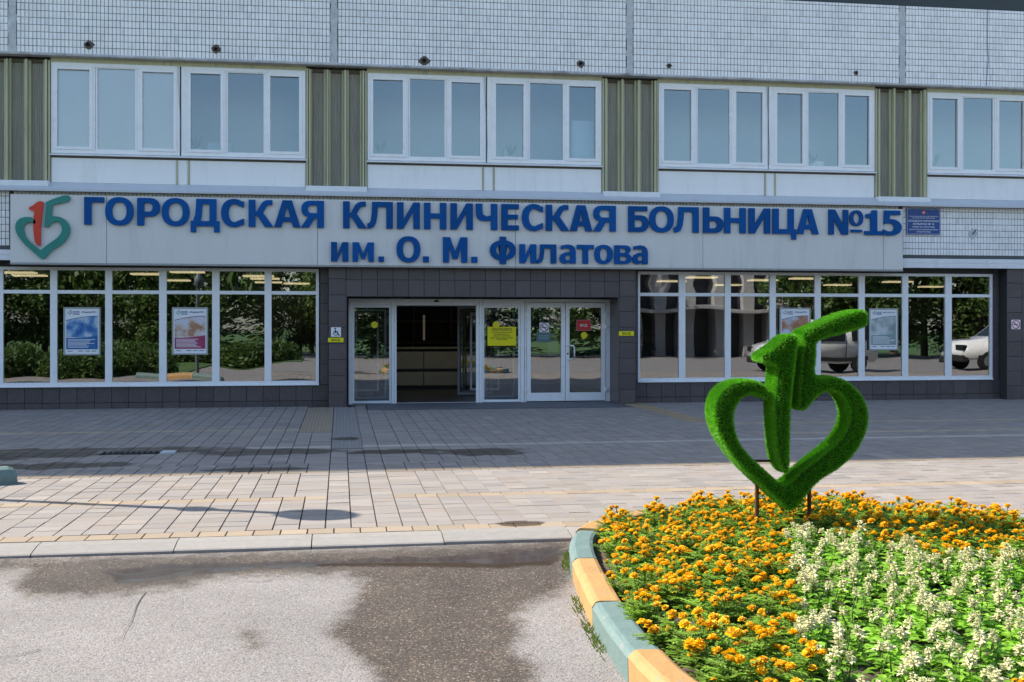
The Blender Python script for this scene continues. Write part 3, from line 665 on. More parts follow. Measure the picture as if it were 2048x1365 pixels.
# blinds behind three panes of the left bay
bx = BAYS[1]
for (fa, fb, fx), nm in zip(FR[:3], ('leftmost', 'middle', 'third')):
    m = MB(); n = 8
    for i in range(n):
        xa = bx + (fa - .01 + (fb - fa + .02) * i / n) * WW; xb = bx + (fa - .01 + (fb - fa + .02) * (i + 1) / n) * WW
        ya = DW + 0.072 + 0.003 * math.sin(i * 1.3); yb = DW + 0.072 + 0.003 * math.sin((i + 1) * 1.3)
        m.quad((xa, ya, 5.0), (xb, yb, 5.0), (xb, yb, 6.62), (xa, ya, 6.62)); m.quad((xb, yb + .002, 5.0), (xa, ya + .002, 5.0), (xa, ya + .002, 6.62), (xb, yb + .002, 6.62))
    top('roller_blind', m, M_blind, f'white roller blind lowered behind the {nm} upper window pane', 'blind', 'white roller blinds')
def sill_plant(u, lab):
    x = FX(u, DW + .25); e = empty('potted_plant', (x, DW + .25, 4.95), lab, 'potted plant', 'plants on the upper window boards'); rd = random.Random(u)
    part('pot', MB().lathe((x, DW + .25, 4.95), [(0, 0), (.07, 0), (.09, .14), (.08, .14), (.0, .12)], 14), M_white, e, True); lf = MB()
    for k in range(14):
        a = rd.uniform(0, 6.28); d = Vector((math.cos(a) * .5, math.sin(a) * .3, 1)).normalized(); p = Vector((x, DW + .25, 5.07)); l = rd.uniform(.15, .36); sd_ = d.cross(Vector((0, 1, 0))).normalized() * .02
        q = p + d * l * .6; lf.quad(tuple(p), tuple(q + sd_), tuple(p + d * l), tuple(q - sd_))
    part('leaves', lf, M_leaf, e)
for u, lab in ((392, 'potted plant behind the fourth upper window pane from the left'), (760, 'potted plant behind the first pane right of the second green pier'), (1022, 'potted plant among boxes behind the middle upper windows'), (1625, 'potted plant behind the upper window above the sculpture'), (1868, 'potted plant behind the rightmost upper window')): sill_plant(u, lab)
for u, w_, h_, lab in ((1030, .22, .16, 'pale box on the window board of the middle upper windows'), (1012, .1, .3, 'white jar behind the middle upper window'), (1165, .5, .95, 'pale blue cabinet standing behind the upper window left of the third green pier'), (1632, .36, .22, 'white box on the window board above the sculpture'), (1905, .3, .14, 'white tray behind the rightmost upper window'), (440, .5, .3, 'pale blue chair back behind the upper window right of the blinds')):
    x = FX(u, DW + .4); m = MB(); m.box(x - w_ / 2, x + w_ / 2, DW + .35, DW + .55, 4.95, 4.95 + h_, .02); m.box(x - w_ / 2 + .03, x + w_ / 2 - .03, DW + .34, DW + .349, 4.98, 4.92 + h_); top('window_board_item', m, M_blind if 'blue' not in lab else mat('pale_blue', (.45, .58, .66), .6, .05, 3), lab, 'box')
# dark broken pipe holes in the upper tiles
for i, (u, y, s) in enumerate(((178, 90, .085), (433, 99, .085), (849, 122, .10), (1161, 128, .085), (1338, 132, .055), (1712, 146, .05))):
    x, z = FX(u, DT), FZ(u, y, DT); m = MB()
    pts = [(x + s * random.uniform(.8, 1.25) * math.cos(t) * (1 + .2 * math.cos(4 * t)), z + s * random.uniform(.8, 1.2) * math.sin(t)) for t in np.arange(0, 6.28, 6.28 / 11)]
    m.prism([pts], lambda a, b, d: (a, d, b), DT - 0.005, DT + 0.012)
    lab = ['broken hole with a pipe stub above the blinds, leftmost', 'broken hole with a pipe stub above the second left window', 'ragged hole with a pipe stub above the letters of the middle word', 'broken hole with a pipe stub left of the middle mortar seam', 'small pipe stub right of the middle mortar seam', 'small pipe stub above the windows over the green sculpture'][i]
    e = empty('pipe_stub', (x, DT, z - s), lab, 'pipe stub', 'pipe stubs in the tiled wall')
    part('broken_patch', m, mat('broken_patch', (0.14, 0.115, 0.095), 0.95, 0.5, 25, bump=1, bscale=40), e)
    m = MB(); m.tube([(x - .01, DT + 0.0, z), (x - .01, DT - 0.06, z - .005)], s * 0.42, 12, False); m.tube([(x - .01, DT - 0.06, z - .005), (x - .01, DT - 0.01, z)], s * 0.3, 12, False); part('pipe', m, mat('pipe_grey', (0.10, 0.10, 0.10), 0.6, 0.2, 20), e)
    m = MB(); m.lathe((0, 0, 0), [(0, 0), (s * .3, 0)], 12); m.xf(lambda v: (x - .01 + v.x, DT - 0.012, z + v.y)); part('bore', m, M_black, e)
# thin dark-blue cable down the right part of the tiles
m = MB(); cu = [(1975, 20), (1974, 80), (1976, 120), (1972, 172)]
m.tube([(FX(u, DT), DT - 0.012, FZ(u, y, DT)) for u, y in cu], 0.006, 5)
top('blue_cable', m, M_signblue, 'thin dark blue cable hanging down the white tiles at upper right', 'cable')
# diamond plate on lower tiles
u, y = 1945, 468; x, z = FX(u, DT), FZ(u, y, DT); e = empty('wall_plate', (x, DT, z - .12), 'small grey diamond metal plate on the white tiles beside the blue plaque', 'plate')
m = MB(); m.prism([[(x - .115, z), (x, z - .12), (x + .115, z), (x, z + .12)]], lambda a, b, d: (a, d, b), DT - 0.012, DT - 0.003); part('plate', m, M_flash, e)
m = MB(); m.tube([(x, DT - 0.012, z), (x, DT - 0.05, z + .01), (x + .05, DT - 0.06, z + .09)], .012, 8); part('hook', m, M_steel, e)

# ---- ground floor: granite cladding
def cladding(name, x0, x1, z0, z1, yf, tw, th, depth=0.35):
    b = part(name, MB().box(x0, x1, yf + 0.012, yf + depth, z0, z1), M_joint, B_)
    nx_, nz_ = max(1, round((x1 - x0) / tw)), max(1, round((z1 - z0) / th)); w, h = (x1 - x0) / nx_, (z1 - z0) / nz_
    for i in range(nx_):
        for j in range(nz_):
            m = MB(); m.tile(x0 + i * w + 0.002, x0 + (i + 1) * w - 0.002, yf + random.gauss(0, .0012), z0 + j * h + 0.002, z0 + (j + 1) * h - 0.002, 0.02, 0.003)
            part('granite_tile', m, M_gran, b)
    return b
wl0, wl1 = FX(-130, DG), FX(638, DG)             # left window strip
wr0, wr1 = FX(1275, DG), FX(1984, DG)            # right window strip
px0, px1 = FX(657, DP), FX(692, DP); qx0, qx1 = FX(1239, DP), FX(1271, DP)   # pilasters of the portal
cladding('plinth', wl0 - 0.3, px0 - .002, 0.115, 0.435, DG - 0.02, 0.32, 0.33)
cladding('plinth_course', wl0 - 0.3, px0 - .002, -0.02, 0.113, DG - 0.025, 0.32, 0.13)
cladding('plinth', qx1 + .002, FX(2012, DG), 0.115, 0.435, DG - 0.02, 0.32, 0.33)
cladding('plinth_course', qx1 + .002, FX(2012, DG), -0.02, 0.113, DG - 0.025, 0.32, 0.13)
cladding('pilaster', px0, px1, -0.02, 2.86, DP, 0.36, 0.31, 0.8)
cladding('pilaster', qx0, qx1, -0.02, 2.86, DP, 0.34, 0.31, 0.8)
cladding('pilaster', FX(2014, DP), FX(2014, DP) + 3.2, -0.02, 2.86, DP, 0.36, 0.31, 0.8)
cladding('lintel', px1 + .002, qx0 - .002, 2.19, 2.86, DP + 0.004, 0.305, 0.335, 0.75)
cladding('window_jamb', FX(640, DG), px0 - .002, 0.437, 2.86, DG - 0.02, 0.3, 0.4)
cladding('window_jamb', qx1 + .002, wr0 - .01, 0.437, 2.86, DG - 0.02, 0.3, 0.4)
cladding('window_jamb', wr1 + 0.01, FX(2013, DP) - .002, 0.437, 2.86, DG - 0.02, 0.4, 0.4)
m = MB(); m.box(px1 + .001, px1 + 0.02, DP + 0.012, DD + .06, -0.02, 2.19); part('doorway_cheek', m, M_gran, B_)
m = MB(); m.box(qx0 - .02, qx0 - .001, DP + 0.012, DD + .06, -0.02, 2.19); part('doorway_cheek', m, M_gran, B_)
m = MB(); m.box(XL, wl0 - 0.31, DG, DG + 0.4, 0, 2.86); m.box(FX(2014, DP) + 3.21, XR, DG, DG + 0.4, 0, 2.86); part('end_wall', m, M_gran, B_)

# ---- ground-floor windows
def shopfront(us, x_end0, x_end1, tilts, warp):
    zb, zm, zt = 0.46, 2.265, 2.745
    fr = part('shop_window', MB().box(x_end0, x_end1, DG - 0.03, DG + 0.05, zb - 0.01, zb + 0.055, 0.004).box(x_end0, x_end1, DG - 0.03, DG + 0.05, zt - 0.06, zt, 0.004), M_pvc, B_)
    m = MB(); m.prism([[(DG - 0.07, zb - 0.035), (DG - 0.07, zb - 0.022), (DG - 0.028, zb - 0.008), (DG - 0.028, zb - 0.035)]], lambda a, b, d: (d, a, b), x_end0, x_end1); part('sill', m, M_pvc, fr)
    edges = [(x_end0, x_end0 + 0.05)] + [(FX(a, DG - .03), FX(b, DG - .03)) for a, b in us] + [(x_end1 - 0.06, x_end1)]
    for (a, b) in edges: part('mullion', MB().box(a, b, DG - 0.026, DG + 0.048, zb + 0.055, zt - 0.06, 0.004), M_pvc, fr)
    for i in range(len(edges) - 1):
        a, b = edges[i][1], edges[i + 1][0]
        part('transom', MB().box(a, b, DG - 0.022, DG + 0.045, zm - 0.035, zm + 0.035, 0.004), M_pvc, fr)
        part('pane', pane_mesh(a, b, DG + 0.01, zb + 0.055, zm - 0.035, random.choice((-1, 1)) * random.uniform(.5, 1) * warp, tilts[i % len(tilts)]), M_glass, fr, True)
        part('pane', pane_mesh(a, b, DG + 0.01, zm + 0.035, zt - 0.06, random.uniform(-0.001, 0.001), 0.0), M_glass, fr, True)
        for q in (a, b):
            pass
    return edges
ledges = shopfront([(-112, -98), (-7, 6), (100, 114), (210, 224), (318, 333), (424, 439), (529, 543)], wl0, wl1, [0.0, .001, -.001, .0015, .0], .0018)
redges = shopfront([(1358, 1371), (1450, 1462), (1540, 1552), (1630, 1642), (1718, 1730), (1805, 1817), (1891, 1904)], wr0, wr1, [.001, .0, .0015, -.001], .0011)

# ---- ground-floor interior
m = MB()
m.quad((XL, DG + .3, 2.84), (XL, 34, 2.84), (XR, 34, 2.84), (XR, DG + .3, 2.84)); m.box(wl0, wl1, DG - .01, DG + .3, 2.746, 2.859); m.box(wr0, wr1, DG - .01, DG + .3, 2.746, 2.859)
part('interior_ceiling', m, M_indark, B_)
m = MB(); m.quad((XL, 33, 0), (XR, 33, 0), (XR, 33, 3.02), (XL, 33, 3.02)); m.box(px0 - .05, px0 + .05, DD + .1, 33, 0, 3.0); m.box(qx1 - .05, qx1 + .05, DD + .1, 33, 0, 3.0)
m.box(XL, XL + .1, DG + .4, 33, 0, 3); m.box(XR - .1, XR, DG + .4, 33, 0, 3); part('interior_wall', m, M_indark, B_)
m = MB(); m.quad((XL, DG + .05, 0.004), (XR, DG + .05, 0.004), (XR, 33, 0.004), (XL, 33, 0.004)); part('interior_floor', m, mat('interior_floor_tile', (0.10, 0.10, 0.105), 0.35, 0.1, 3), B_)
for i, (u, y, dpt) in enumerate(((12, 549, 26.5), (35, 559, 28), (270, 551, 26.8), (327, 566, 30.5), (350, 543, 25.6), (492, 554, 27.5), (505, 561, 29), (512, 570, 31.5), (568, 577, 32.3),
                                (1318, 566, 29), (1378, 551, 26.6), (1432, 573, 31.5), (1500, 560, 28), (1585, 552, 26.8), (1650, 572, 31), (1770, 560, 28.5), (1838, 575, 32))):
    x = FX(u + 25, dpt); m = MB(); m.box(x - .36, x + .36, dpt - .2, dpt + .2, 2.79, 2.825)
    top('ceiling_light', m, M_lamp, 'lit warm-white ceiling panel inside behind the ' + ('left' if u < 700 else 'right') + ' ground-floor windows', 'ceiling light', 'ceiling panels behind the ' + ('left' if u < 700 else 'right') + ' windows')
# reception wall seen through the open door
rx0, rx1 = FX(770, 28), FX(1000, 28)
des = empty('reception_desk', ((rx0 + rx1) / 2, 28, 0), 'cream panelled reception desk seen inside the open entrance', 'desk')
Mcream = mat('desk_cream', (0.62, 0.58, 0.46), 0.4, 0.06, 4)
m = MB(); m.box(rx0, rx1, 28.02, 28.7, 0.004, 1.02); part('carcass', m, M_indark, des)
for (za, zb) in ((0.1, .44), (.52, .95)):
    for k in range(3):
        xa = rx0 + (rx1 - rx0) * k / 3 + .01; xb = rx0 + (rx1 - rx0) * (k + 1) / 3 - .01
        part('panel', MB().box(xa, xb, 28.0, 28.019, za, zb, .004), Mcream, des)
part('counter', MB().box(rx0 - .03, rx1 + .03, 27.95, 28.75, 1.021, 1.06, .006), Mcream, des)
cab = empty('shelf_cabinet', (rx0 + 1.2, 31, 0), 'dark shelf cabinet with lit strip behind the reception desk', 'cabinet')
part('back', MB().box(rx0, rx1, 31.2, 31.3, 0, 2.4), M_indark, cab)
for z in (1.1, 1.7, 2.3): part('shelf', MB().box(rx0, rx1, 30.8, 31.2, z, z + .05), mat('shelf_wood', (0.16, 0.14, 0.11), .5, .1, 5), cab)
for f in (0.3, .66): part('upright', MB().box(rx0 + (rx1 - rx0) * f, rx0 + (rx1 - rx0) * f + .05, 30.79, 31.19, 0, 2.4), mat('shelf_wood', (0.16, 0.14, 0.11), .5, .1, 5), cab)
part('light_strip', MB().box(FX(846, 30.7), FX(850, 30.7), 30.7, 30.72, 1.2, 1.9), mat('strip_light', (1, .85, .65), .5, 0, emit=.03), cab)
for i, x in enumerate((rx0 + 1.0, rx0 + 2.3)):
    m = MB(); m.box(x - .3, x + .3, 26.2, 26.8, 2.775, 2.825); top('ceiling_light', m, mat('led_dim', (1, .85, .6), .5, 0, emit=0.8), 'dim ceiling panel in the entrance hall', 'ceiling light', 'entrance hall ceiling panels')

# ---- entrance: sliding door set and pair of hinged doors
zt = 2.19
sd = part('sliding_entrance', MB().box(FX(697, DD), FX(704, DD), DD - .03, DD + .06, 0, zt - .02, .004), M_pvc, B_)
for (a, b) in ((783, 788), (788.5, 793), (952, 958), (958.5, 964), (1041, 1048)):
    part('post', MB().box(FX(a, DD), FX(b, DD), DD - .025, DD + .055, 0, zt - .022, .004), M_pvc, sd)
segs = [(704, 783, 0), (793, 952, 1), (964, 1041, 0)]
for (a, b, k) in segs:
    xa, xb = FX(a, DD), FX(b, DD)
    part('header', MB().box(xa, xb, DD - .03, DD + .12, 2.03, zt - .024, .004), M_pvc, sd)
    part('header_line', MB().box(xa, xb, DD - .036, DD - .028, 2.06, 2.15, .003), M_pvc, sd)
    if k == 0:
        fr_ = part('fixed_leaf', rim(MB(), xa + .003, xb - .003, 0.02, 2.028, .045, DD, DD + .04), M_pvc, sd)
        part('pane', pane_mesh(xa + .045, xb - .045, DD + .02, .065, 1.985, .001), M_glass, fr_, True)
        part('inner_frame', rim(MB(), xa + .07, xb - .1, 0.1, 1.95, .04, DD + .16, DD + .2), M_pvc, sd)
        part('inner_frame', rim(MB(), xa - .05, xb - .2, 0.16, 1.9, .045, DD + 1.7, DD + 1.74), M_pvc, sd)
part('sensor', MB().box(FX(868, DD), FX(877, DD), DD - .08, DD - .03, 2.10, 2.14, .008), M_black, sd)
part('floor_track', MB().box(FX(704, DD), FX(1041, DD), DD - .02, DD + .06, 0.012, .02), M_flash, sd)
# inner sliding leaf at the back of the vestibule
xa, xb = FX(915, 25.2), FX(985, 25.2)
il = part('inner_door_leaf', rim(MB(), xa, xb, 0.03, 2.05, .05, 25.2, 25.25), M_flash, B_); part('pane', pane_mesh(xa + .05, xb - .05, 25.22, .08, 2.0, 0), M_glass, il, True)
part('inner_header', MB().box(FX(704, 25.2), FX(1041, 25.2), 25.2, 25.3, 2.05, 2.14), M_flash, B_)
hd = part('hinged_entrance', MB().box(FX(1049, DD), FX(1052.5, DD), DD - .02, DD + .05, 0, zt - .02, .003).box(FX(1210.5, DD), FX(1219.5, DD), DD - .02, DD + .05, 0, zt - .02, .003).box(FX(1052.5, DD), FX(1210.5, DD), DD - .02, DD + .05, 2.105, zt - .021, .003), M_pvc, B_)
for li, (a, b) in enumerate(((1053, 1129.5), (1130.5, 1210))):
    xa, xb = FX(a, DD), FX(b, DD); w = .085
    leaf = part('door_leaf', MB().box(xa, xa + w, DD - .045, DD + .03, 0.025, 2.10, .005).box(xb - w, xb, DD - .045, DD + .03, 0.025, 2.10, .005).box(xa + w, xb - w, DD - .045, DD + .03, .025, .20, .005).box(xa + w, xb - w, DD - .045, DD + .03, 1.99, 2.10, .005), M_pvc, B_)
    part('pane', pane_mesh(xa + w, xb - w, DD, .2, 1.99, .0015), M_glass, leaf, True)
    hx = xa - .01 if li == 0 else xb + .01
    for z in (.22, 1.55, 1.80):
        part('hinge', MB().tube([(hx, DD - .06, z), (hx, DD - .06, z + .09)], .014, 10).box(hx - .045, hx + .045, DD - .055, DD - .044, z + .012, z + .075, .003), M_pvc, leaf)
    if li == 1:
        hx = xa + .045
        part('handle', MB().tube([(hx, DD - .045, .90), (hx + .02, DD - .11, .90), (hx + .11, DD - .12, .92), (hx + .13, DD - .12, .97), (hx + .13, DD - .12, 1.13), (hx + .11, DD - .12, 1.18), (hx + .02, DD - .11, 1.2), (hx, DD - .045, 1.2)], .016, 10), M_pvc, leaf, True)
        part('lock', MB().tube([(hx, DD - .046, 1.02), (hx, DD - .053, 1.02)], .018, 12), M_black, leaf)

# ================================================================== SIGN with its letters
zs0, zs1 = 2.80, 4.085
seams_u = [20, 213, 635, 1031, 1406, 1767, 1806]
sign = empty('sign_board', ((sx_l + sx_r) / 2, DS, zs0), 'long pale grey sign board with raised blue hospital name and heart logo', 'sign')
for i in range(len(seams_u) - 1):
    a, b = FX(seams_u[i], DS), FX(seams_u[i + 1], DS)
    part('sign_panel', MB().box(a + .004, b - .004, DS + random.uniform(0, .003), DS + .10, zs0, zs1, .004), M_board, sign)
part('bottom_rail', MB().box(sx_l, sx_r, DS - .012, DS + .17, zs0 - .035, zs0 - .002, .003), mat('sign_rail', (.33, .33, .32), .5, .1, 4), sign)
def arc(cx, cy, rx, ry, a0, a1, n=12, e=2.0):
    out = []
    for i in range(n + 1):
        t = R(a0 + (a1 - a0) * i / n); c, s = math.cos(t), math.sin(t)
        out.append((cx + rx * math.copysign(abs(c) ** (2 / e), c), cy + ry * math.copysign(abs(s) ** (2 / e), s)))
    return out
def glyph(ch, w, s=.25, h=.19):
    O = lambda: [arc(w / 2, .5, w / 2, .515, 0, 350, 35, 2.25), arc(w / 2, .5, w / 2 - s * .98, .335, 0, 350, 35, 2.2)]
    if ch == 'Г': return [[(0, 0), (s, 0), (s, 1 - h), (w, 1 - h), (w, 1), (0, 1)]]
    if ch in 'Оо': return O()
    if ch == 'Р': return [[(0, 0), (s, 0), (s, .32)] + arc(w - .36, .66, .36, .34, -90, 90, 14, 2.3) + [(0, 1)], [(s, .50)] + arc(w - .40, .66, .14, .16, -90, 90, 10) + [(s, .82)]]
    if ch == 'Д': return [[(0, -.22), (.2, -.22), (.2, 0), (w - .2, 0), (w - .2, -.22), (w, -.22), (w, h), (w - .11, h), (w - .11, 1), (.2, 1), (.19, .7), (.16, .42), (.09, h), (0, h)], [(.35, h), (w - .11 - s, h), (w - .11 - s, 1 - h), (.42, 1 - h), (.41, .55), (.39, .35)]]
    if ch == 'С':
        cx, rx = w * .55, w * .55
        return [[(w * .98, .93)] + arc(cx, .5, rx, .52, 55, 305, 24, 2.2) + [(w * .98, .07), (w * .98, .29), (w * .92, .29)] + arc(cx + .02, .5, rx - s, .335, 300, 60, 18, 2.1) + [(w * .92, .71), (w * .98, .71)]]
    if ch == 'К': return [[(0, 0), (s, 0), (s, .42), (s + .06, .42), (w - .32, 0), (w, 0), (w - .38, .54), (w - .24, .78), (w - .16, .82), (w - .04, .82), (w - .04, 1), (w - .22, 1), (w - .36, .95), (w - .45, .85), (s + .05, .58), (s, .58), (s, 1), (0, 1)]]
    if ch == 'А': return [[(0, 0), (.27, 0), (.33, .2), (w - .33, .2), (w - .27, 0), (w, 0), (w / 2 + .17, 1), (w / 2 - .17, 1)], [(.385, .38), (w - .385, .38), (w / 2, .80)]]
    if ch == 'Я': return [[(w, 1), (w, 0), (w - s, 0), (w - s, .36), (.52, .36), (.30, 0), (0, 0), (.27, .41)] + arc(.36, .69, .34, .31, 235, 90, 12, 2.3) + [(.36, 1)], [(w - s, .54), (w - s, .83)] + arc(.39, .685, .13, .145, 90, 270, 10)]
    if ch in 'Лл': return [[(0, 0), (.13, 0), (.26, .07), (.34, .25), (.38, .5), (.40, 1 - h), (w - s, 1 - h), (w - s, 0), (w, 0), (w, 1), (.18, 1), (.17, .6), (.13, .3), (.07, .2), (0, .19)]]
    if ch in 'Ии': return [[(0, 0), (s, 0), (w - s, .64), (w - s, 0), (w, 0), (w, 1), (w - s, 1), (s, .36), (s, 1), (0, 1)]]
    if ch == 'Н': return [[(0, 0), (s, 0), (s, .41), (w - s, .41), (w - s, 0), (w, 0), (w, 1), (w - s, 1), (w - s, .60), (s, .60), (s, 1), (0, 1)]]
    if ch == 'Ч': return [[(w - s, 0), (w, 0), (w, 1), (w - s, 1), (w - s, .55), (.42, .52), (s + .03, .58), (s, .70), (s, 1), (0, 1), (0, .62), (.05, .46), (.16, .36), (.34, .33), (w - s, .37)]]
    if ch == 'Е': return [[(0, 0), (w, 0), (w, h), (s, h), (s, .42), (w - .04, .42), (w - .04, .60), (s, .60), (s, 1 - h), (w, 1 - h), (w, 1), (0, 1)]]
    if ch == 'Б': return [[(0, 0)] + arc(w - .34, .325, .34, .325, -90, 90, 14, 2.2) + [(s, .65), (s, 1 - h), (w - .06, 1 - h), (w - .06, 1), (0, 1)], [(s, .18)] + arc(w - .38, .325, .13, .145, -90, 90, 10) + [(s, .47)]]
    if ch == 'Ь': return [[(0, 0)] + arc(w - .34, .325, .34, .325, -90, 90, 14, 2.2) + [(s, .65), (s, 1), (0, 1)], [(s, .18)] + arc(w - .38, .325, .13, .145, -90, 90, 10) + [(s, .47)]]
    if ch == 'Ц': return [[(0, 0), (w - .2, 0), (w - .2, -.22), (w, -.22), (w, h), (w - .1, h), (w - .1, 1), (w - .1 - s, 1), (w - .1 - s, h), (s, h), (s, 1), (0, 1)]]
    if ch == 'N': return [[(0, 0), (.22, 0), (.22, .62), (w - .27, 0), (w, 0), (w, 1), (w - .22, 1), (w - .22, .40), (.27, 1), (0, 1)]]
    if ch == '1': return [[(0, 0), (w, 0), (w, .16), (w * .5 + .16, .16), (w * .5 + .16, 1), (w * .5 - .06, 1), (w * .5 - .1, .88), (.05, .83), (.05, .68), (w * .5 - .12, .68), (w * .5 - .12, .16), (0, .16)]]
    if ch == '5': return [[(.06, 1), (.04, .44), (.16, .48), (.30, .49)] + arc(.34, .32, .14, .16, 90, -90, 8) + [(.2, .16), (.0, .24), (.0, .03), (.18, -.015)] + arc(.34, .32, w - .34, .335, -90, 90, 14) + [(.27, .65), (.29, .82), (w - .06, .82), (w - .06, 1)]]
    if ch in 'Мм': return [[(0, 0), (s * .93, 0), (s * .93, .62), (w / 2 - .09, .14), (w / 2 + .09, .14), (w - s * .93, .62), (w - s * .93, 0), (w, 0), (w, 1), (w - s * 1.05, 1), (w / 2, .44), (s * 1.05, 1), (0, 1)]]
    if ch == 'т': return [[(w / 2 - s / 2, 0), (w / 2 + s / 2, 0), (w / 2 + s / 2, 1 - h), (w, 1 - h), (w, 1), (0, 1), (0, 1 - h), (w / 2 - s / 2, 1 - h)]]
    if ch == 'в': return [[(0, 0)] + arc(w - .33, .28, .33, .28, -90, 60, 8) + [(w - .18, .54)] + arc(w - .36, .77, .30, .23, -40, 90, 8) + [(0, 1)], [(s, .17)] + arc(w - .38, .29, .1, .12, -90, 90, 6) + [(s, .41)], [(s, .60)] + arc(w - .42, .71, .1, .11, -90, 90, 6) + [(s, .82)]]
    if ch == 'а': return [[(w, 0), (w, .62), (.94 * w, .84), (.77 * w, .97), (.5 * w, 1.01), (.1 * w, .95), (.1 * w, .75), (.42 * w, .82), (.6 * w, .79), (.66 * w, .68), (.66 * w, .63), (.35 * w, .59), (.1 * w, .48), (0, .27), (.08 * w, .07), (.28 * w, -.02), (.5 * w, .02), (.66 * w, .12), (.66 * w, 0)], [(.66 * w, .24), (.66 * w, .46), (.44 * w, .42), (.34 * w, .3), (.40 * w, .19), (.54 * w, .17)]]
    if ch == 'Ф':
        a = w / 2 - s / 2; b = w / 2 + s / 2
        return [[(a, -.04), (b, -.04), (b, .1)] + arc(w / 2, .5, w / 2, .40, -68, 68, 16, 2.2) + [(b, .9), (b, 1.04), (a, 1.04), (a, .9)] + arc(w / 2, .5, w / 2, .40, 112, 248, 16, 2.2) + [(a, .1)],
                [(b, .28)] + arc(w / 2 + .06, .5, w / 2 - s * .95 - .06, .22, -80, 80, 8) + [(b, .72)], [(a, .72)] + arc(w / 2 - .06, .5, w / 2 - s * .95 - .06, .22, 100, 260, 8) + [(a, .28)]]
    if ch == '.': return [[(0, 0), (w, 0), (w, 1), (0, 1)]]
row1 = [('Г', 168, 208), ('О', 210, 267), ('Р', 274, 320), ('О', 323, 379), ('Д', 381, 439), ('С', 442, 489), ('К', 497, 547), ('А', 548, 601), ('Я', 601.5, 648),
        ('К', 686, 734), ('Л', 734.5, 786), ('И', 794, 840), ('Н', 848, 893), ('И', 901, 946), ('Ч', 952, 995), ('Е', 1003, 1038), ('С', 1044, 1087), ('К', 1092, 1139), ('А', 1140, 1185), ('Я', 1186, 1232),
        ('Б', 1257, 1298), ('О', 1299, 1348), ('Л', 1348.5, 1398), ('Ь', 1407, 1447), ('Н', 1449, 1492), ('И', 1498, 1541), ('Ц', 1546, 1593), ('А', 1594, 1638), ('N', 1658, 1697), ('o', 1700, 1727), ('1', 1730, 1765), ('5', 1767, 1804)]
DL = DS - 0.055     # face of the raised letters
zb1 = FZ(168, 450, DL); capH = FZ(168, 394.5, DL) - zb1
zb1 = (zb1 + FZ(1770, 470.5, DL)) / 2
def put_letter(ch, xa, xb, zb, hgt, s, h):
    w = (xb - xa) / hgt; gl = glyph(ch, w, s, h); fn = lambda a, b, d: (xa + a * hgt, d, zb + b * hgt)
    m = MB(); m.prism(gl, fn, DL, DS - 0.012)
    o = part('letter', m, M_blue, sign)
    return o
for ch, a, b in row1:
    xa, xb = FX(a, DL), FX(b, DL)
    if ch == 'o':
        put_letter('О', xa, xb, zb1 + capH * .36, capH * .62, .26, .2); m = MB(); m.box(xa + .03, xb - .03, DL, DS - .012, zb1 + capH * .1, zb1 + capH * .21); part('letter_bar', m, M_blue, sign)
    else: put_letter(ch, xa, xb, zb1, capH, .25, .19)
row2 = [('и', 662, 697, 0), ('м', 705, 748, 0), ('.', 757, 768, 2), ('О', 793, 841, 1), ('.', 846, 858, 2), ('М', 886, 935, 1), ('.', 943, 955, 2), ('Ф', 980, 1032, 1), ('и', 1039, 1073, 0), ('л', 1074, 1113, 0), ('а', 1119, 1152, 0), ('т', 1154, 1188, 0), ('о', 1189, 1226, 0), ('в', 1229, 1264, 0), ('а', 1264.5, 1296, 0)]
zb2 = FZ(900, 525.5, DL); cap2 = FZ(900, 474.5, DL) - zb2; xh2 = cap2 * .755
for ch, a, b, k in row2:
    xa, xb = FX(a, DL), FX(b, DL)
    if k == 0: put_letter(ch, xa, xb, zb2, xh2, .31, .22)
    elif k == 1: put_letter(ch, xa, xb, zb2, cap2, .26, .19)
    else: put_letter('.', xa, xb, zb2, xb - xa, .2, .2)

# ---- the heart-and-15 outline, shared by the logo and the grass sculpture (units: widths of the heart)
O5 = [(1075, 52), (1108, 80), (1108, 140), (1080, 182), (930, 225), (790, 262), (783, 300), (775, 400), (770, 460), (840, 455), (920, 470), (1010, 520), (1080, 600), (1112, 690), (1108, 780), (1070, 880), (1000, 980), (900, 1060), (800, 1118), (735, 1180), (690, 1235), (650, 1285), (605, 1312), (560, 1300), (500, 1250), (400, 1160), (290, 1060), (200, 960), (120, 840), (85, 740), (82, 650), (110, 570), (180, 505), (280, 475), (380, 480), (440, 510), (475, 560), (480, 600), (460, 632), (430, 630), (390, 605), (340, 598), (300, 620), (265, 680), (262, 760), (290, 860), (350, 940), (430, 1015), (510, 1085), (556, 1118), (640, 1040), (760, 950), (860, 870), (915, 800), (938, 730), (933, 670), (900, 605), (850, 580), (800, 592), (755, 632), (720, 680), (680, 698), (640, 695), (614, 680), (612, 655), (620, 560), (633, 400), (648, 270), (635, 225), (650, 185), (720, 150), (850, 95), (960, 58), (1030, 46)]
O1 = [(590, 195), (636, 208), (650, 250), (640, 360), (625, 480), (610, 620), (604, 750), (600, 900), (598, 1050), (582, 1082), (550, 1088), (510, 1060), (472, 1000), (452, 900), (441, 760), (438, 640), (448, 500), (460, 412), (420, 405), (378, 390), (357, 352), (372, 318), (430, 290), (500, 232), (545, 203)]
nrm = lambda L: [((x - 82) / 1030, (1312 - y) / 1030) for x, y in L]
O5n, O1n = nrm(O5), nrm(O1)
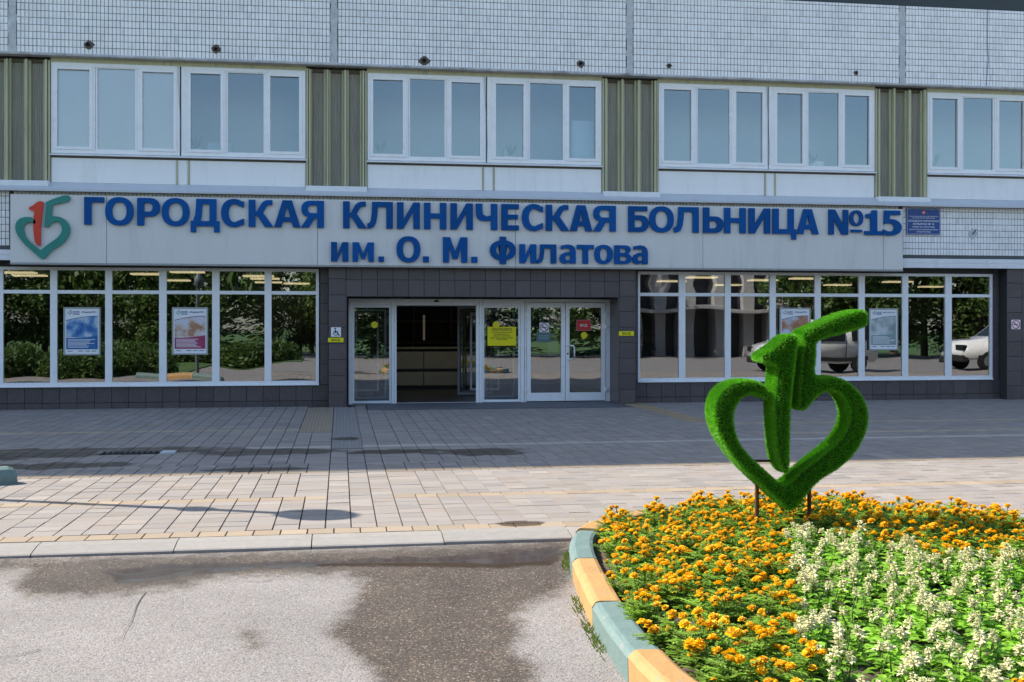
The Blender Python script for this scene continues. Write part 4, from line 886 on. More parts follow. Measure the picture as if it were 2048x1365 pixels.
def inset(P, d):
    k = len(P); out = []; ar = sum(P[i][0] * P[(i + 1) % k][1] - P[(i + 1) % k][0] * P[i][1] for i in range(k)); sg = 1 if ar > 0 else -1
    for i in range(k):
        a, b, c = Vector(P[i - 1]), Vector(P[i]), Vector(P[(i + 1) % k]); t = (c - a).normalized(); n = Vector((-t.y, t.x)) * sg; out.append(tuple(b + n * d))
    return out
lx0, lx1 = FX(29, DL), FX(143, DL); lz = FZ(85, 520, DL); ls = (lx1 - lx0) * .985
fn = lambda a, b, d: (lx0 + a * ls, d, lz + b * ls * 1.0)
for P, mt, nm in ((inset(O5n, .012), M_teal, 'logo_heart'), (inset([(x - .03, y + .03) for x, y in O1n], .014), M_red, 'logo_digit')):
    m = MB(); m.prism([P], fn, DL, DS - .012); part(nm, m, mt, sign)

# ================================================================== small signs and notices
def txt(body, width, x, z, y, m, parent, height=None, name='lettering', center=True):
    cu = bpy.data.curves.new('t', 'FONT'); cu.body = body; cu.align_x = 'CENTER' if center else 'LEFT'; cu.size = 1; cu.resolution_u = 2; cu.offset = 0.022
    o = bpy.data.objects.new('t', cu); COL.objects.link(o); bpy.context.view_layer.update()
    me = bpy.data.meshes.new_from_object(o.evaluated_get(bpy.context.evaluated_depsgraph_get()))
    bpy.data.objects.remove(o); bpy.data.curves.remove(cu)
    V = np.array([v.co[:] for v in me.vertices]); w = V[:, 0].max() - V[:, 0].min(); sc = width / w; scz = sc if height is None else height / 0.73
    org = ORG[parent.name]; cx = (V[:, 0].max() + V[:, 0].min()) / 2 if center else V[:, 0].min()
    N_ = np.c_[(V[:, 0] - cx) * sc + x - org[0], np.full(len(V), y) - org[1], V[:, 1] * scz + z - org[2]]
    me.vertices.foreach_set('co', N_.ravel()); me.update(); me.materials.clear(); me.materials.append(m)
    ob = bpy.data.objects.new(name, me); COL.objects.link(ob); ob.parent = parent; return ob
def board(name, u0, u1, y0, y1, D, m, label, cat, t=.008, group=None, r=0):
    xa, xb = FX(u0, D), FX(u1, D); zb_, zt_ = FZ((u0 + u1) / 2, y1, D), FZ((u0 + u1) / 2, y0, D)
    e = empty(name, ((xa + xb) / 2, D, zb_), label, cat, group)
    part('panel', MB().box(xa, xb, D, D + t, zb_, zt_, min(.003, t / 3)), m, e); return e, xa, xb, zb_, zt_
# blue plaque
e, xa, xb, za, zb = board('plaque', 1813, 1881, 417, 470, DT - .03, M_signblue, 'dark blue hospital name plaque with red crest at the right end of the sign', 'plaque', .02)
xm = (xa + xb) / 2; w = xb - xa; h = zb - za; yf = DT - .0325
part('border', rim(MB(), xa + .012, xb - .012, za + .012, zb - .012, .006, yf + .0005, yf + .004, 0), M_white, e)
part('crest', MB().box(xm - .036, xm + .036, yf, yf + .004, zb - .13, zb - .045), M_signred, e)
part('crest_rider', MB().prism([[(xm - .018, zb - .11), (xm + .012, zb - .112), (xm + .02, zb - .07), (xm + .008, zb - .06), (xm, zb - .085), (xm - .02, zb - .09)]], lambda a, b, d: (a, d, b), yf - .003, yf - .001), M_white, e)
for s, k, zz, hh in (('ГОСУДАРСТВЕННОЕ БЮДЖЕТНОЕ УЧРЕЖДЕНИЕ', .84, .675, .016), ('ЗДРАВООХРАНЕНИЯ ГОРОДА МОСКВЫ', .66, .615, .016), ('«ГОРОДСКАЯ КЛИНИЧЕСКАЯ', .92, .49, .034), ('БОЛЬНИЦА № 15', .62, .375, .036), ('ИМЕНИ О.М. ФИЛАТОВА', .66, .27, .026), ('ДЕПАРТАМЕНТА ЗДРАВООХРАНЕНИЯ', .84, .175, .022), ('ГОРОДА МОСКВЫ»', .42, .09, .022)):
    txt(s, w * k, xm, za + h * zz, yf - .001, M_white, e, hh)
# entrance arrows ВХОД
for u0, u1, y0, y1, lab in ((656, 687, 676, 685, 'small yellow ВХОД sign on the granite pilaster under the wheelchair sign'), (1238, 1268, 663, 672, 'small yellow ВХОД sign on the granite pilaster right of the doors')):
    e, xa, xb, za, zb = board('entrance_sign', u0, u1, y0, y1, DP - .012, M_yel, lab, 'sign'); txt('ВХОД', (xb - xa) * .56, (xa + xb) / 2, za + (zb - za) * .27, DP - .0135, M_black, e, (zb - za) * .5)
# wheelchair sign
e, xa, xb, za, zb = board('wheelchair_sign', 662, 682, 655, 674, DP - .014, M_white, 'white wheelchair access sign on the pilaster left of the entrance', 'sign')
w = xb - xa; q = lambda a, b, d: (xa + a * w, d, za + b * w); yf = DP - .0155
part('wheel', MB().prism([arc(.47, .36, .25, .25, 0, 345, 24), arc(.47, .36, .18, .18, 0, 345, 24)], q, yf, yf + .001), M_black, e)
part('figure', MB().prism([arc(.42, .83, .085, .085, 0, 330, 12)], q, yf, yf + .001).prism([[(.37, .72), (.47, .72), (.48, .58), (.68, .58), (.68, .52), (.48, .52), (.48, .44), (.70, .44), (.82, .18), (.90, .21), (.90, .14), (.76, .08), (.64, .36), (.38, .36)]], q, yf - .001, yf), M_black, e)
# no smoking signs
def nosmoke(u0, u1, y0, y1, D, lab):
    e, xa, xb, za, zb = board('no_smoking_sign', u0, u1, y0, y1, D, M_white, lab, 'sign'); w = xb - xa; zc_ = (za + zb) / 2
    q = lambda a, b, d: (xa + a * w, d, zc_ + (b - .5) * w); yf = D - .0015
    part('cigarette', MB().prism([[(.22, .46), (.72, .46), (.72, .54), (.22, .54)]], q, yf, yf + .001), M_black, e)
    part('prohibition_ring', MB().prism([arc(.5, .5, .45, .45, 0, 350, 30), arc(.5, .5, .37, .37, 0, 350, 30)], q, yf - .001, yf).prism([[(.19, .75), (.25, .81), (.81, .25), (.75, .19)]], q, yf - .002, yf - .001), M_purple if u0 < 1500 else M_signred, e)
nosmoke(1079, 1098, 646, 665, DD - .02, 'round no smoking sticker on the left hinged glass door'); nosmoke(2023, 2041, 640, 659, DP - .012, 'no smoking sign on the granite pilaster at the right edge')
# stickers on the doors
e, xa, xb, za, zb = board('grey_notice', 1073, 1102, 665, 685, DD - .018, mat('notice_teal', (.10, .17, .18), .4, .05, 5), 'grey teal notice under the no smoking sticker on the door', 'notice')
for k in (.35, .5, .65): part('text_line', MB().box(xa + .05, xb - .05, DD - .0195, DD - .018, za + (zb - za) * k, za + (zb - za) * (k + .05)), mat('notice_ink', (.3, .38, .38), .5, 0), e)
e, xa, xb, za, zb = board('red_entrance_sticker', 1154, 1181, 641, 661, DD - .02, M_signred, 'red ВХОД sticker on the right hinged glass door', 'sticker'); txt('ВХОД', (xb - xa) * .52, (xa + xb) / 2, za + (zb - za) * .38, DD - .0225, M_white, e, (zb - za) * .24)
part('border', rim(MB(), xa - .012, xb + .012, za - .012, zb + .012, .012, DD - .019, DD - .013, 0), mat('sticker_edge', (.45, .2, .22), .5, 0), e)
for u, y, m, lab in ((749, 650, M_yel, 'yellow warning dot on the left fixed glass panel'), (992, 650, M_yel, 'yellow warning dot above the yellow notice'), (1168, 671, M_yel, 'yellow warning dot under the red sticker'), (1102, 659, mat('dot_dark', (.08, .09, .005), .5, 0), 'dark olive dot beside the no smoking sticker')):
    x, z = FX(u, DD), FZ(u, y, DD); mb = MB(); mb.prism([[(x + .07 * math.cos(R(a)), z + .07 * math.sin(R(a))) for a in range(0, 360, 15)]], lambda a, b, d: (a, d, b), DD - .012 + (.03 if u == 1102 else 0), DD - .010 + (.03 if u == 1102 else 0)); top('round_sticker', mb, m, lab, 'sticker', 'round dots on the entrance glass')
e, xa, xb, za, zb = board('yellow_notice', 975, 1032, 654, 692, DD - .03, M_yel, 'yellow hospital name notice on the fixed glass panel by the sliding door', 'notice', .006)
w, h, xm = xb - xa, zb - za, (xa + xb) / 2
for s, k, zz in (('ГОСУДАРСТВЕННОЕ БЮДЖЕТНОЕ', .70, .87), ('УЧРЕЖДЕНИЕ ЗДРАВООХРАНЕНИЯ', .72, .80), ('«ГОРОДСКАЯ КЛИНИЧЕСКАЯ', .74, .68), ('БОЛЬНИЦА № 15', .5, .58), ('ИМЕНИ О.М. ФИЛАТОВА', .62, .49), ('ДЕПАРТАМЕНТА ЗДРАВООХРАНЕНИЯ', .78, .385), ('ГОРОДА МОСКВЫ»', .38, .31)):
    txt(s, w * k, xm, za + h * zz, DD - .0315, M_black, e, .022)
# leaflets hanging inside the left hinged door
for u0, u1, y0, y1, lab in ((1080, 1088, 630, 660, 'narrow pale paper banner inside the left hinged door'), (1095, 1115, 628, 712, 'tall pale paper banner inside the left hinged door')):
    e, xa, xb, za, zb = board('paper_banner', u0, u1, y0, y1, DD + .25, mat('banner_paper', (.75, .74, .68), .8, .05, 3), lab, 'banner', .004)
    for k in (.88, .80, .62): part('print_line', MB().box(xa + .02, xa + (xb - xa) * .7, DD + .248, DD + .25, za + (zb - za) * k, za + (zb - za) * k + .02), M_signred, e)
# framed posters in the windows
def poster(u0, u1, y0, y1, label, top_col, art, low_col, tagline):
    D = DG - .034; xa, xb = FX(u0, D), FX(u1, D); um = (u0 + u1) / 2; za, zb = FZ(um, y1, D), FZ(um, y0, D); w, h = xb - xa, zb - za
    e = empty('poster', ((xa + xb) / 2, D, za), label, 'poster', 'framed posters in the windows')
    part('frame', rim(MB(), xa, xb, za, zb, .028, D - .012, D + .012, .003), mat('poster_frame', (.34, .37, .36), .3, .05, 4), e)
    part('sheet', MB().box(xa + .028, xb - .028, D - .002, D + .008, za + .028, zb - .028), M_white, e)
    q = lambda a, b, d: (xa + .05 + a * (w - .1), d, za + .05 + b * (h - .1))
    curve_ = [(1, .86 - .0)] + [(1 - t, .86 - .10 * t ** 2) for t in np.linspace(0, 1, 9)][1:]
    part('picture', MB().prism([[(0, .36), (1, .36)] + curve_], q, D - .004, D - .002), art, e)
    part('picture_edge', MB().prism([curve_ + [(0, .745)] + [(1 - t, .845 - .10 * t ** 2) for t in np.linspace(0, 1, 9)][::-1]], q, D - .006, D - .004), top_col, e)
    part('text_block', MB().prism([[(0, .08), (1, .08), (1, .40), (.6, .36), (.2, .345), (0, .35)]], q, D - .006, D - .004), low_col, e)
    for k in range(7):
        a = q(.05, .30 - k * .03, 0); b = q(random.uniform(.55, .95), .30 - k * .03, 0); part('text_line', MB().box(a[0], b[0], D - .008, D - .006, a[2], a[2] + .010), M_white, e)
    for k in (.05, .38, .6, .8):
        a = q(k, .03, 0); part('contact_line', MB().box(a[0], a[0] + .09, D - .004, D - .002, a[2], a[2] + .012), M_signblue, e)
    lg = q(.05, .885, 0); s = .075
    part('small_logo', MB().prism([O5n], lambda a, b, d: (lg[0] + a * s, d, lg[2] + b * s), D - .004, D - .002), M_teal, e)
    for k in range(3): a = q(.2, .95 - k * .03, 0); part('logo_line', MB().box(a[0], a[0] + .13, D - .004, D - .002, a[2], a[2] + .012), M_signblue, e)
    a = q(.72, .93, 0); txt(tagline, w * .40, a[0], a[2], D - .004, M_signblue, e, .03)
def artmat(name, c0, c1, c2, sc):
    m = bpy.data.materials.new(name); m.use_nodes = True; N = m.node_tree.nodes; L = m.node_tree.links; g = N.new('ShaderNodeNewGeometry'); n = N.new('ShaderNodeTexNoise'); n.inputs['Scale'].default_value = sc; n.inputs['Detail'].default_value = 3
    L.new(g.outputs['Position'], n.inputs['Vector']); r = N.new('ShaderNodeValToRGB'); e = r.color_ramp.elements; e[0].position = .38; e[0].color = (*c0, 1); e[1].position = .62; e[1].color = (*c2, 1); q = e.new(.5); q.color = (*c1, 1)
    L.new(n.outputs[0], r.inputs[0]); L.new(r.outputs[0], N['Principled BSDF'].inputs['Base Color']); N['Principled BSDF'].inputs['Roughness'].default_value = .4; return m
Mb2 = mat('print_blue', (.03, .14, .36), .4, .15, 6); Mpu = mat('print_magenta', (.36, .05, .13), .4, .25, 8)
Mband = mat('print_cyan', (.03, .13, .30), .4, .05, 4)
poster(127, 201, 615, 711, 'framed blue poster in the second left window pane', Mband, artmat('art_blue', (.02, .12, .38), (.12, .28, .52), (.45, .55, .66), 5), Mb2, '#ПоддержиГКБ15')
poster(344, 416, 615, 710, 'framed poster of hands above a magenta text block in the left windows', mat('print_violet', (.18, .04, .20), .4, .05, 4), artmat('art_hands', (.62, .63, .68), (.60, .50, .45), (.42, .20, .10), 5), Mpu, '#ПоддержиГКБ15')
poster(1559, 1621, 616, 702, 'framed poster with an orange picture behind the green digit one', Mband, artmat('art_face', (.55, .62, .70), (.45, .22, .12), (.30, .10, .05), 3), Mb2, '#ПоддержиГКБ15')
poster(1738, 1796, 617, 701, 'framed pale grey poster beside the flag of the green digit five', mat('print_teal', (.1, .25, .28), .4, .05, 4), artmat('art_grey', (.25, .30, .30), (.40, .45, .46), (.55, .60, .60), 5), mat('print_greyteal', (.24, .33, .34), .4, .1, 5), '#ГКБ15')

# ================================================================== FLOWER BED
fb = empty('flower_bed', (*CW(2.6, 6.6), GZ), 'raised flower bed with alternating teal and yellow kerb blocks', 'flower bed')
def soil_z(x, y): d = edgedist(x, y, BED); return 0.02 + 0.06 * (1 - math.exp(-max(0, d - .15) / .6))
sm = MB(); cx, cy = CW(2.55, 6.6); nb = len(BED); rings = 14
for r in range(rings + 1):
    t = 1 - (r / rings)
    for (x, y) in BED:
        xx, yy = cx + (x - cx) * t, cy + (y - cy) * t; sm.v.append((xx, yy, soil_z(xx, yy) + random.gauss(0, .012) if r else -.15))
for r in range(rings):
    for k in range(nb):
        k2 = (k + 1) % nb; sm.f.append((r * nb + k, r * nb + k2, (r + 1) * nb + k2, (r + 1) * nb + k))
part('soil', sm, M_soil, fb, True)
# kerb blocks along the rim: lengths in metres measured from the near-left corner going away from the camera
pts = [Vector(p) for p in BED] + [Vector(BED[0])]; cum = [0]
for i in range(len(pts) - 1): cum.append(cum[-1] + (pts[i + 1] - pts[i]).length)
def at_len(s):
    s = s % cum[-1]
    for i in range(len(cum) - 1):
        if cum[i + 1] >= s:
            t = (s - cum[i]) / (cum[i + 1] - cum[i] + 1e-9); p = pts[i].lerp(pts[i + 1], t); d = (pts[i + 1] - pts[i]).normalized(); return p, d
def near_s(u, y, z):
    x, yy = GP(u, y, z); return min(range(len(cum) - 1), key=lambda i: (pts[i] - Vector((x, yy))).length) and cum[min(range(len(cum) - 1), key=lambda i: (pts[i] - Vector((x, yy))).length)]
KH = 0.095
cuts = [near_s(1265, 1300, KH), near_s(1180, 1203, KH), near_s(1150, 1150, KH), near_s(1146, 1118, KH), near_s(1142, 1085, KH), near_s(1160, 1058, KH), near_s(1300, 1016, KH), near_s(1450, 1006, KH), near_s(1700, 1004, KH)]
cols_ = ['t', 'y', 'y', 't', 't', 'y', 't', 'y']
blocks = [(cuts[i], cuts[i + 1], cols_[i]) for i in range(len(cuts) - 1)]
s = cuts[-1]; c = 't'
endS = cuts[0] + cum[-1]
while s < endS - .3:
    e_ = min(s + .95, endS); e_ = endS if endS - e_ < .4 else e_
    blocks.append((s, e_, c if e_ < endS - .01 else 'y')); c = 'y' if c == 't' else 't'; s = e_
def kerb_block(mb, s0, s1, zt, zb=-.25, w=.16):
    n = max(3, int((s1 - s0) / .15)); ring = None; g = .004
    prof = [(0, zb), (-.012, zt - .035), (.008, zt - .008), (.03, zt), (w - .03, zt), (w - .008, zt - .008), (w, zt - .03), (w, zb)]
    for i in range(n + 1):
        p, d = at_len(s0 + g + (s1 - s0 - 2 * g) * i / n); nn = Vector((d.y, -d.x))
        cc = Vector((cx, cy)) - p
        if nn.dot(cc) < 0: nn = -nn
        base = len(mb.v)
        for (o_, z_) in prof: q = p + nn * o_; mb.v.append((q.x, q.y, z_ + (0 if z_ == zb else random.gauss(0, .0012))))
        if i:
            for k in range(len(prof) - 1): mb.f.append((base - len(prof) + k, base - len(prof) + k + 1, base + k + 1, base + k))
        if i == 0: mb.f.append(tuple(base + k for k in range(len(prof))))
        if i == n: mb.f.append(tuple(base + k for k in range(len(prof)))[::-1])
for (a, b, c) in blocks:
    m = MB(); kerb_block(m, a, b, KH + random.gauss(0, .008)); o = part('kerb_block', m, M_kteal if c == 't' else M_kyel, fb)
    bm = bmesh.new(); bm.from_mesh(o.data); bmesh.ops.recalc_face_normals(bm, faces=bm.faces); bm.to_mesh(o.data); bm.free()
    o['label'] = ('teal' if c == 't' else 'yellow') + ' painted concrete kerb block'

# ---- heart-and-15 sculpture clad in artificial grass
SZ = 8.2; sc_m = SZ / FPX
su, sv = 1380 + 82 / 3.1025, 600 + 1312 / 3.1025
wu = 1030 / 3.1025 * sc_m
pc = CW((1575 - 1024) * sc_m, SZ); bzc = CH + (HOR - sv) * sc_m
sculp = empty('grass_sculpture', (pc[0], pc[1], 0.12), 'heart shaped number 15 sculpture covered in artificial grass on the flower bed', 'sculpture')
YAW = -TH + R(6)
def turf_mesh(P, depth, bev, name):
    mb = MB(); mb.prism([P], lambda a, b, d: ((a - .5) * wu, d, b * wu), -depth / 2, depth / 2)
    o = link(name, mb.mesh(name), None)
    r = o.modifiers.new('r', 'REMESH'); r.mode = 'VOXEL'; r.voxel_size = .011
    sm_ = o.modifiers.new('s', 'SMOOTH'); sm_.factor = .5; sm_.iterations = 6
    bpy.context.view_layer.update()
    me = bpy.data.meshes.new_from_object(o.evaluated_get(bpy.context.evaluated_depsgraph_get())); bpy.data.objects.remove(o)
    return me
def dens(P, n=3):
    out = []; k = len(P)
    for i in range(k):
        p0, p1, p2, p3 = (np.array(P[(i + j - 1) % k]) for j in range(4))
        for t in np.arange(n) / n: out.append(tuple(0.5 * ((2 * p1) + (-p0 + p2) * t + (2 * p0 - 5 * p1 + 4 * p2 - p3) * t * t + (-p0 + 3 * p1 - 3 * p2 + p3) * t ** 3)))
    return out
rot = Matrix.Rotation(YAW, 3, 'Z')
def inset_xy(P, dx, dy_):
    A_ = inset(P, 1.0); return [(p[0] + (a[0] - p[0]) * dx, p[1] + (a[1] - p[1]) * dy_) for p, a in zip(P, A_)]
for P, dp, nm, dy, lab in ((inset_xy(dens(O5n, 2), .037, .027), .26, 'heart_and_five', .0, None), (inset_xy(dens(O1n, 2), .040, .027), .26, 'digit_one', -.05, None)):
    me = turf_mesh(P, dp, .075, nm)
    V = np.array([v.co[:] for v in me.vertices])
    Wd = np.array([tuple(rot @ Vector((v[0], v[1] + dy, v[2]))) for v in V])
    off = np.array([0.0, 0.0, bzc - 0.12]); pos0 = CW((su - 1024) * sc_m + wu / 2, SZ)
    Wd = Wd + off + np.array([pos0[0] - pc[0], pos0[1] - pc[1], 0])
    me.vertices.foreach_set('co', Wd.ravel()); me.update()
    bm = bmesh.new(); bm.from_mesh(me); bmesh.ops.remove_doubles(bm, verts=bm.verts, dist=.0005); bmesh.ops.recalc_face_normals(bm, faces=bm.faces); bmesh.ops.triangulate(bm, faces=bm.faces); bm.to_mesh(me); bm.free()
    body = link(nm, me, M_turfb, sculp); ORG[body.name] = (pc[0], pc[1], .12)
    me.calc_loop_triangles(); T = np.array([t.vertices[:] for t in me.loop_triangles]); V = np.array([v.co[:] for v in me.vertices])
    a, b, c = V[T[:, 0]], V[T[:, 1]], V[T[:, 2]]; nr = np.cross(b - a, c - a); ar = np.linalg.norm(nr, axis=1) / 2; nr = nr / (2 * ar[:, None] + 1e-12)
    nbl = int(ar.sum() * 70000); pick = rng.choice(len(T), nbl, p=ar / ar.sum()); r1, r2 = rng.random(nbl), rng.random(nbl); fl = r1 + r2 > 1; r1[fl], r2[fl] = 1 - r1[fl], 1 - r2[fl]
    p = a[pick] + (b - a)[pick] * r1[:, None] + (c - a)[pick] * r2[:, None]; n = nr[pick]
    tdir = rng.normal(size=(nbl, 3)); tdir -= n * (tdir * n).sum(1)[:, None]; tdir /= np.linalg.norm(tdir, axis=1)[:, None]
    lean = rng.normal(size=(nbl, 3)) * .20; lean[:, 2] -= .05; ln = rng.uniform(.014, .024, nbl)[:, None]; wd = rng.uniform(.0016, .0030, nbl)[:, None]
    d = n + lean; d /= np.linalg.norm(d, axis=1)[:, None]
    vv = np.stack([p - tdir * wd - n * .002, p + tdir * wd - n * .002, p + d * ln], 1).reshape(-1, 3); ff = np.arange(nbl * 3).reshape(-1, 3)
    gm = bpy.data.meshes.new('grass_blades'); gm.from_pydata(vv.tolist(), [], ff.tolist()); gm.update()
    k = rng.normal(1, .22, nbl)[:, None]; hue = rng.random(nbl)[:, None]
    colr = np.clip(np.where(hue < .12, np.array([[.30, .58, .05]]), np.array([[.12, .46, .010]])) * k, .004, .6); setcol(gm, colr)
    gb = link('grass_blades', gm, M_turf, body); gb['kind'] = 'stuff'
for (u, ytop) in ((1515, 965), (1620, 960)):
    x, y = CW((u - 1024) * sc_m, SZ + .02); m = MB(); m.tube([(x, y, .0), (x, y, CH + (HOR - ytop) * sc_m)], .016, 8); part('support_post', m, M_steel, sculp)
xa = CW((1505 - 1024) * sc_m, SZ); xb = CW((1545 - 1024) * sc_m, SZ); zz = CH + (HOR - 922) * sc_m; m = MB(); m.tube([(xa[0], xa[1], zz), (xb[0], xb[1], zz)], .009, 8); part('tie_bar', m, M_steel, sculp)

# ---- marigolds and white salvias: a few plant types, copied with all their parts
def leafquad(mb, p, d, up, l, w, cols, col, fold=.25):
    d = d.normalized(); s = d.cross(up); s = s.normalized() if s.length > 1e-6 else Vector((1, 0, 0)); n = s.cross(d).normalized()
    b = p + d * l * .5; i = len(mb.v)
    mb.v += [tuple(p), tuple(b + s * w + n * w * fold), tuple(p + d * l - n * l * .12), tuple(b - s * w + n * w * fold)]
    mb.f += [(i, i + 1, i + 2), (i, i + 2, i + 3)]; cols += [col, col]
def blossom_mesh(seed):
    rd = random.Random(seed); mb = MB(); cols = []; big = seed % 3
    for ring, (cnt, r0, r1, z0, z1) in enumerate(((11, .006, .031, .0, .006), (11, .004, .026, .006, .016), (9, .003, .019, .012, .024), (6, .001, .011, .017, .029))):
        for k in range(cnt):
            t = 2 * math.pi * (k + rd.random() * .6 + ring * .5) / cnt; dr = Vector((math.cos(t), math.sin(t), 0)); sd = Vector((-dr.y, dr.x, 0)); rr = r1 * rd.uniform(.85, 1.12); w = rr * .42
            zz = z1 + rd.gauss(0, .002); i = len(mb.v)
            a = dr * r0 + Vector((0, 0, z0)); b = dr * rr * .7 + sd * w + Vector((0, 0, zz)); c = dr * rr * 1.05 + Vector((0, 0, zz - .004 + rd.gauss(0, .003))); e = dr * rr * .7 - sd * w + Vector((0, 0, zz))
            mb.v += [tuple(a), tuple(b), tuple(c), tuple(e)]; mb.f.append((i, i + 1, i + 2, i + 3))
            v = rd.uniform(.88, 1.1); g = rd.uniform(.50, .70)
            cols.append((.93 * v, g * v * .93, .004)) if rd.random() > .10 else cols.append((.66 * v, .24 * v, .004))
    i = len(mb.v); mb.lathe((0, 0, 0), [(.002, -.022), (.009, -.018), (.011, -.004), (.016, .002)], 7)   # green calyx below
    cols += [(.08, .17, .03)] * (len(mb.f) - len(cols)); return mb, cols
def fin_mesh(mb, cols, name, mt):
    me = mb.mesh(name); setcol(me, cols); me.materials.append(mt); return me
BLO = [fin_mesh(*blossom_mesh(s), 'blossom', M_mari) for s in range(5)]
def mfoliage(seed):
    rd = random.Random(seed); mb = MB(); cols = []; tops = []
    for st in range(rd.randint(4, 7)):
        t = rd.uniform(0, 6.28); r = rd.uniform(.02, .095); h = rd.uniform(.12, .21); tipp = Vector((r * math.cos(t), r * math.sin(t), h)); tops.append(tipp)
        i0 = len(mb.f); mb.tube([(0, 0, 0), (tipp.x * .6, tipp.y * .6, h * .55), tuple(tipp)], [.003, .0025, .002], 4, False); cols += [(.09, .15, .035)] * (len(mb.f) - i0)
        for lf in range(9):
            f = rd.uniform(.15, .9); p = tipp * f; a = rd.uniform(0, 6.28); d = Vector((math.cos(a), math.sin(a), rd.uniform(-.1, .7))).normalized(); L_ = rd.uniform(.04, .075)
            v = rd.uniform(.7, 1.35); col = (.22 * v, .38 * v, .045 * v)
            for k in range(4):      # feathery: pairs of leaflets along the midrib
                q = p + d * L_ * (.25 + .25 * k); s = d.cross(Vector((0, 0, 1))).normalized()
                for sg in (-1, 1): leafquad(mb, q, d * .8 + s * sg * .9, Vector((0, 0, 1)), L_ * .5, .0075, cols, col)
    return mb, cols, tops
MF = []
for s_ in range(6):
    mb, cs, tops = mfoliage(100 + s_); MF.append((fin_mesh(mb, cs, 'foliage', M_marl), tops))
def spike_mesh(seed):
    rd = random.Random(seed); mb = MB(); cols = []; H = rd.uniform(.055, .09)
    mb.tube([(0, 0, -.05), (0, 0, H)], [.0025, .0015], 4, False); cols += [(.22, .28, .10)] * len(mb.f)
    nlev = 8
    for l in range(nlev):
        z = H * l / nlev; sz = 1 - .6 * l / nlev
        for k in range(5):
            t = rd.uniform(0, 6.28); d = Vector((math.cos(t), math.sin(t), rd.uniform(-.25, .55))).normalized(); p = Vector((0, 0, z)) + d * .002; L_ = rd.uniform(.014, .024) * sz + .006
            if rd.random() < .16 * sz: L_ *= 1.7
            v = rd.uniform(.85, 1.08); col = (.93 * v, .88 * v, .56 * v) if rd.random() < .7 else (.68 * v, .72 * v, .42 * v)
            # small tubular floret: three-sided spindle
            s = d.cross(Vector((0, 0, 1))).normalized(); n = s.cross(d); i = len(mb.v); w = .006 * sz + .002
            ring_ = [p + d * L_ * .55 + s * w * math.cos(q) + n * w * math.sin(q) for q in (0.3, 2.4, 4.5)]
            mb.v += [tuple(p)] + [tuple(x) for x in ring_] + [tuple(p + d * L_)]
            for q in range(3): mb.f.append((i, i + 1 + q, i + 1 + (q + 1) % 3)); mb.f.append((i + 4, i + 1 + (q + 1) % 3, i + 1 + q))
            cols += [col] * 6
    return mb, cols
SPK = [fin_mesh(*spike_mesh(200 + s), 'flower_spike', M_salf) for s in range(5)]
def sfoliage(seed):
    rd = random.Random(seed); mb = MB(); cols = []; tops = []
    for st in range(rd.randint(2, 4)):
        t = rd.uniform(0, 6.28); r = rd.uniform(.01, .07); h = rd.uniform(.13, .20); tp = Vector((r * math.cos(t), r * math.sin(t), h)); tops.append(tp)
        i0 = len(mb.f); mb.tube([(0, 0, 0), tuple(tp * .5), tuple(tp)], [.004, .0035, .003], 4, False); cols += [(.16, .24, .06)] * (len(mb.f) - i0)
        for lv in range(5):
            p = tp * (.2 + .17 * lv); a0 = rd.uniform(0, 3.14)
            for sg in (0, 1):
                a = a0 + sg * 3.14 + rd.gauss(0, .2); d = Vector((math.cos(a), math.sin(a), rd.uniform(-.1, .35))).normalized(); l = rd.uniform(.055, .09) * (1.15 - .12 * lv); w = l * rd.uniform(.28, .36)
                s = d.cross(Vector((0, 0, 1))).normalized(); n = s.cross(d); q = p + d * .015; v = rd.uniform(.75, 1.3); i = len(mb.v)
                # ovate leaf: pointed, folded on the midrib and drooping
                pts_ = [q, q + d * l * .35 + s * w + n * w * .3, q + d * l * .72 + s * w * .62 + n * w * .1, q + d * l - n * l * .22, q + d * l * .72 - s * w * .62 + n * w * .1, q + d * l * .35 - s * w + n * w * .3, q + d * l * .5 - n * .002]
                mb.v += [tuple(x) for x in pts_]
                for tr in ((0, 1, 6), (1, 2, 6), (2, 3, 6), (3, 4, 6), (4, 5, 6), (5, 0, 6)): mb.f.append(tuple(i + x for x in tr))
                cols += [(.27 * v, .52 * v, .055 * v)] * 6
    return mb, cols, tops
SF = []
for s_ in range(5):
    mb, cs, tops = sfoliage(300 + s_); SF.append((fin_mesh(mb, cs, 'foliage', M_sall), tops))
SALV = [CW(*p) for p in [(1.92, 7.75), (2.2, 7.9), (2.5, 7.3), (2.75, 7.0), (3.3, 6.55), (4.7, 5.6), (4.6, 4.9), (2.2, 4.62), (1.75, 4.2), (1.2, 4.1), (1.22, 4.5), (1.42, 5.4), (1.55, 6.1), (1.72, 6.9)]]
spots = []; gstep = .168
bx_ = [p[0] for p in BED]; by_ = [p[1] for p in BED]; yy = min(by_); r_ = 0
while yy < max(by_):
    xx = min(bx_) + (r_ % 2) * gstep / 2
    while xx < max(bx_):
        x, y = xx + random.gauss(0, .03), yy + random.gauss(0, .03)
        if inpoly(x, y, BED) and edgedist(x, y, BED) > .19:
            u, v = PX(x, y, .2)
            if random.random() > .06 and x * ST + y * CT > 3.3 and -60 < u < 2130 and v < 1480: spots.append((x, y))
        xx += gstep
    yy += gstep * .87; r_ += 1
nm_ = 0; late = []
spots.sort(key=lambda p: p[0] * ST + p[1] * CT)
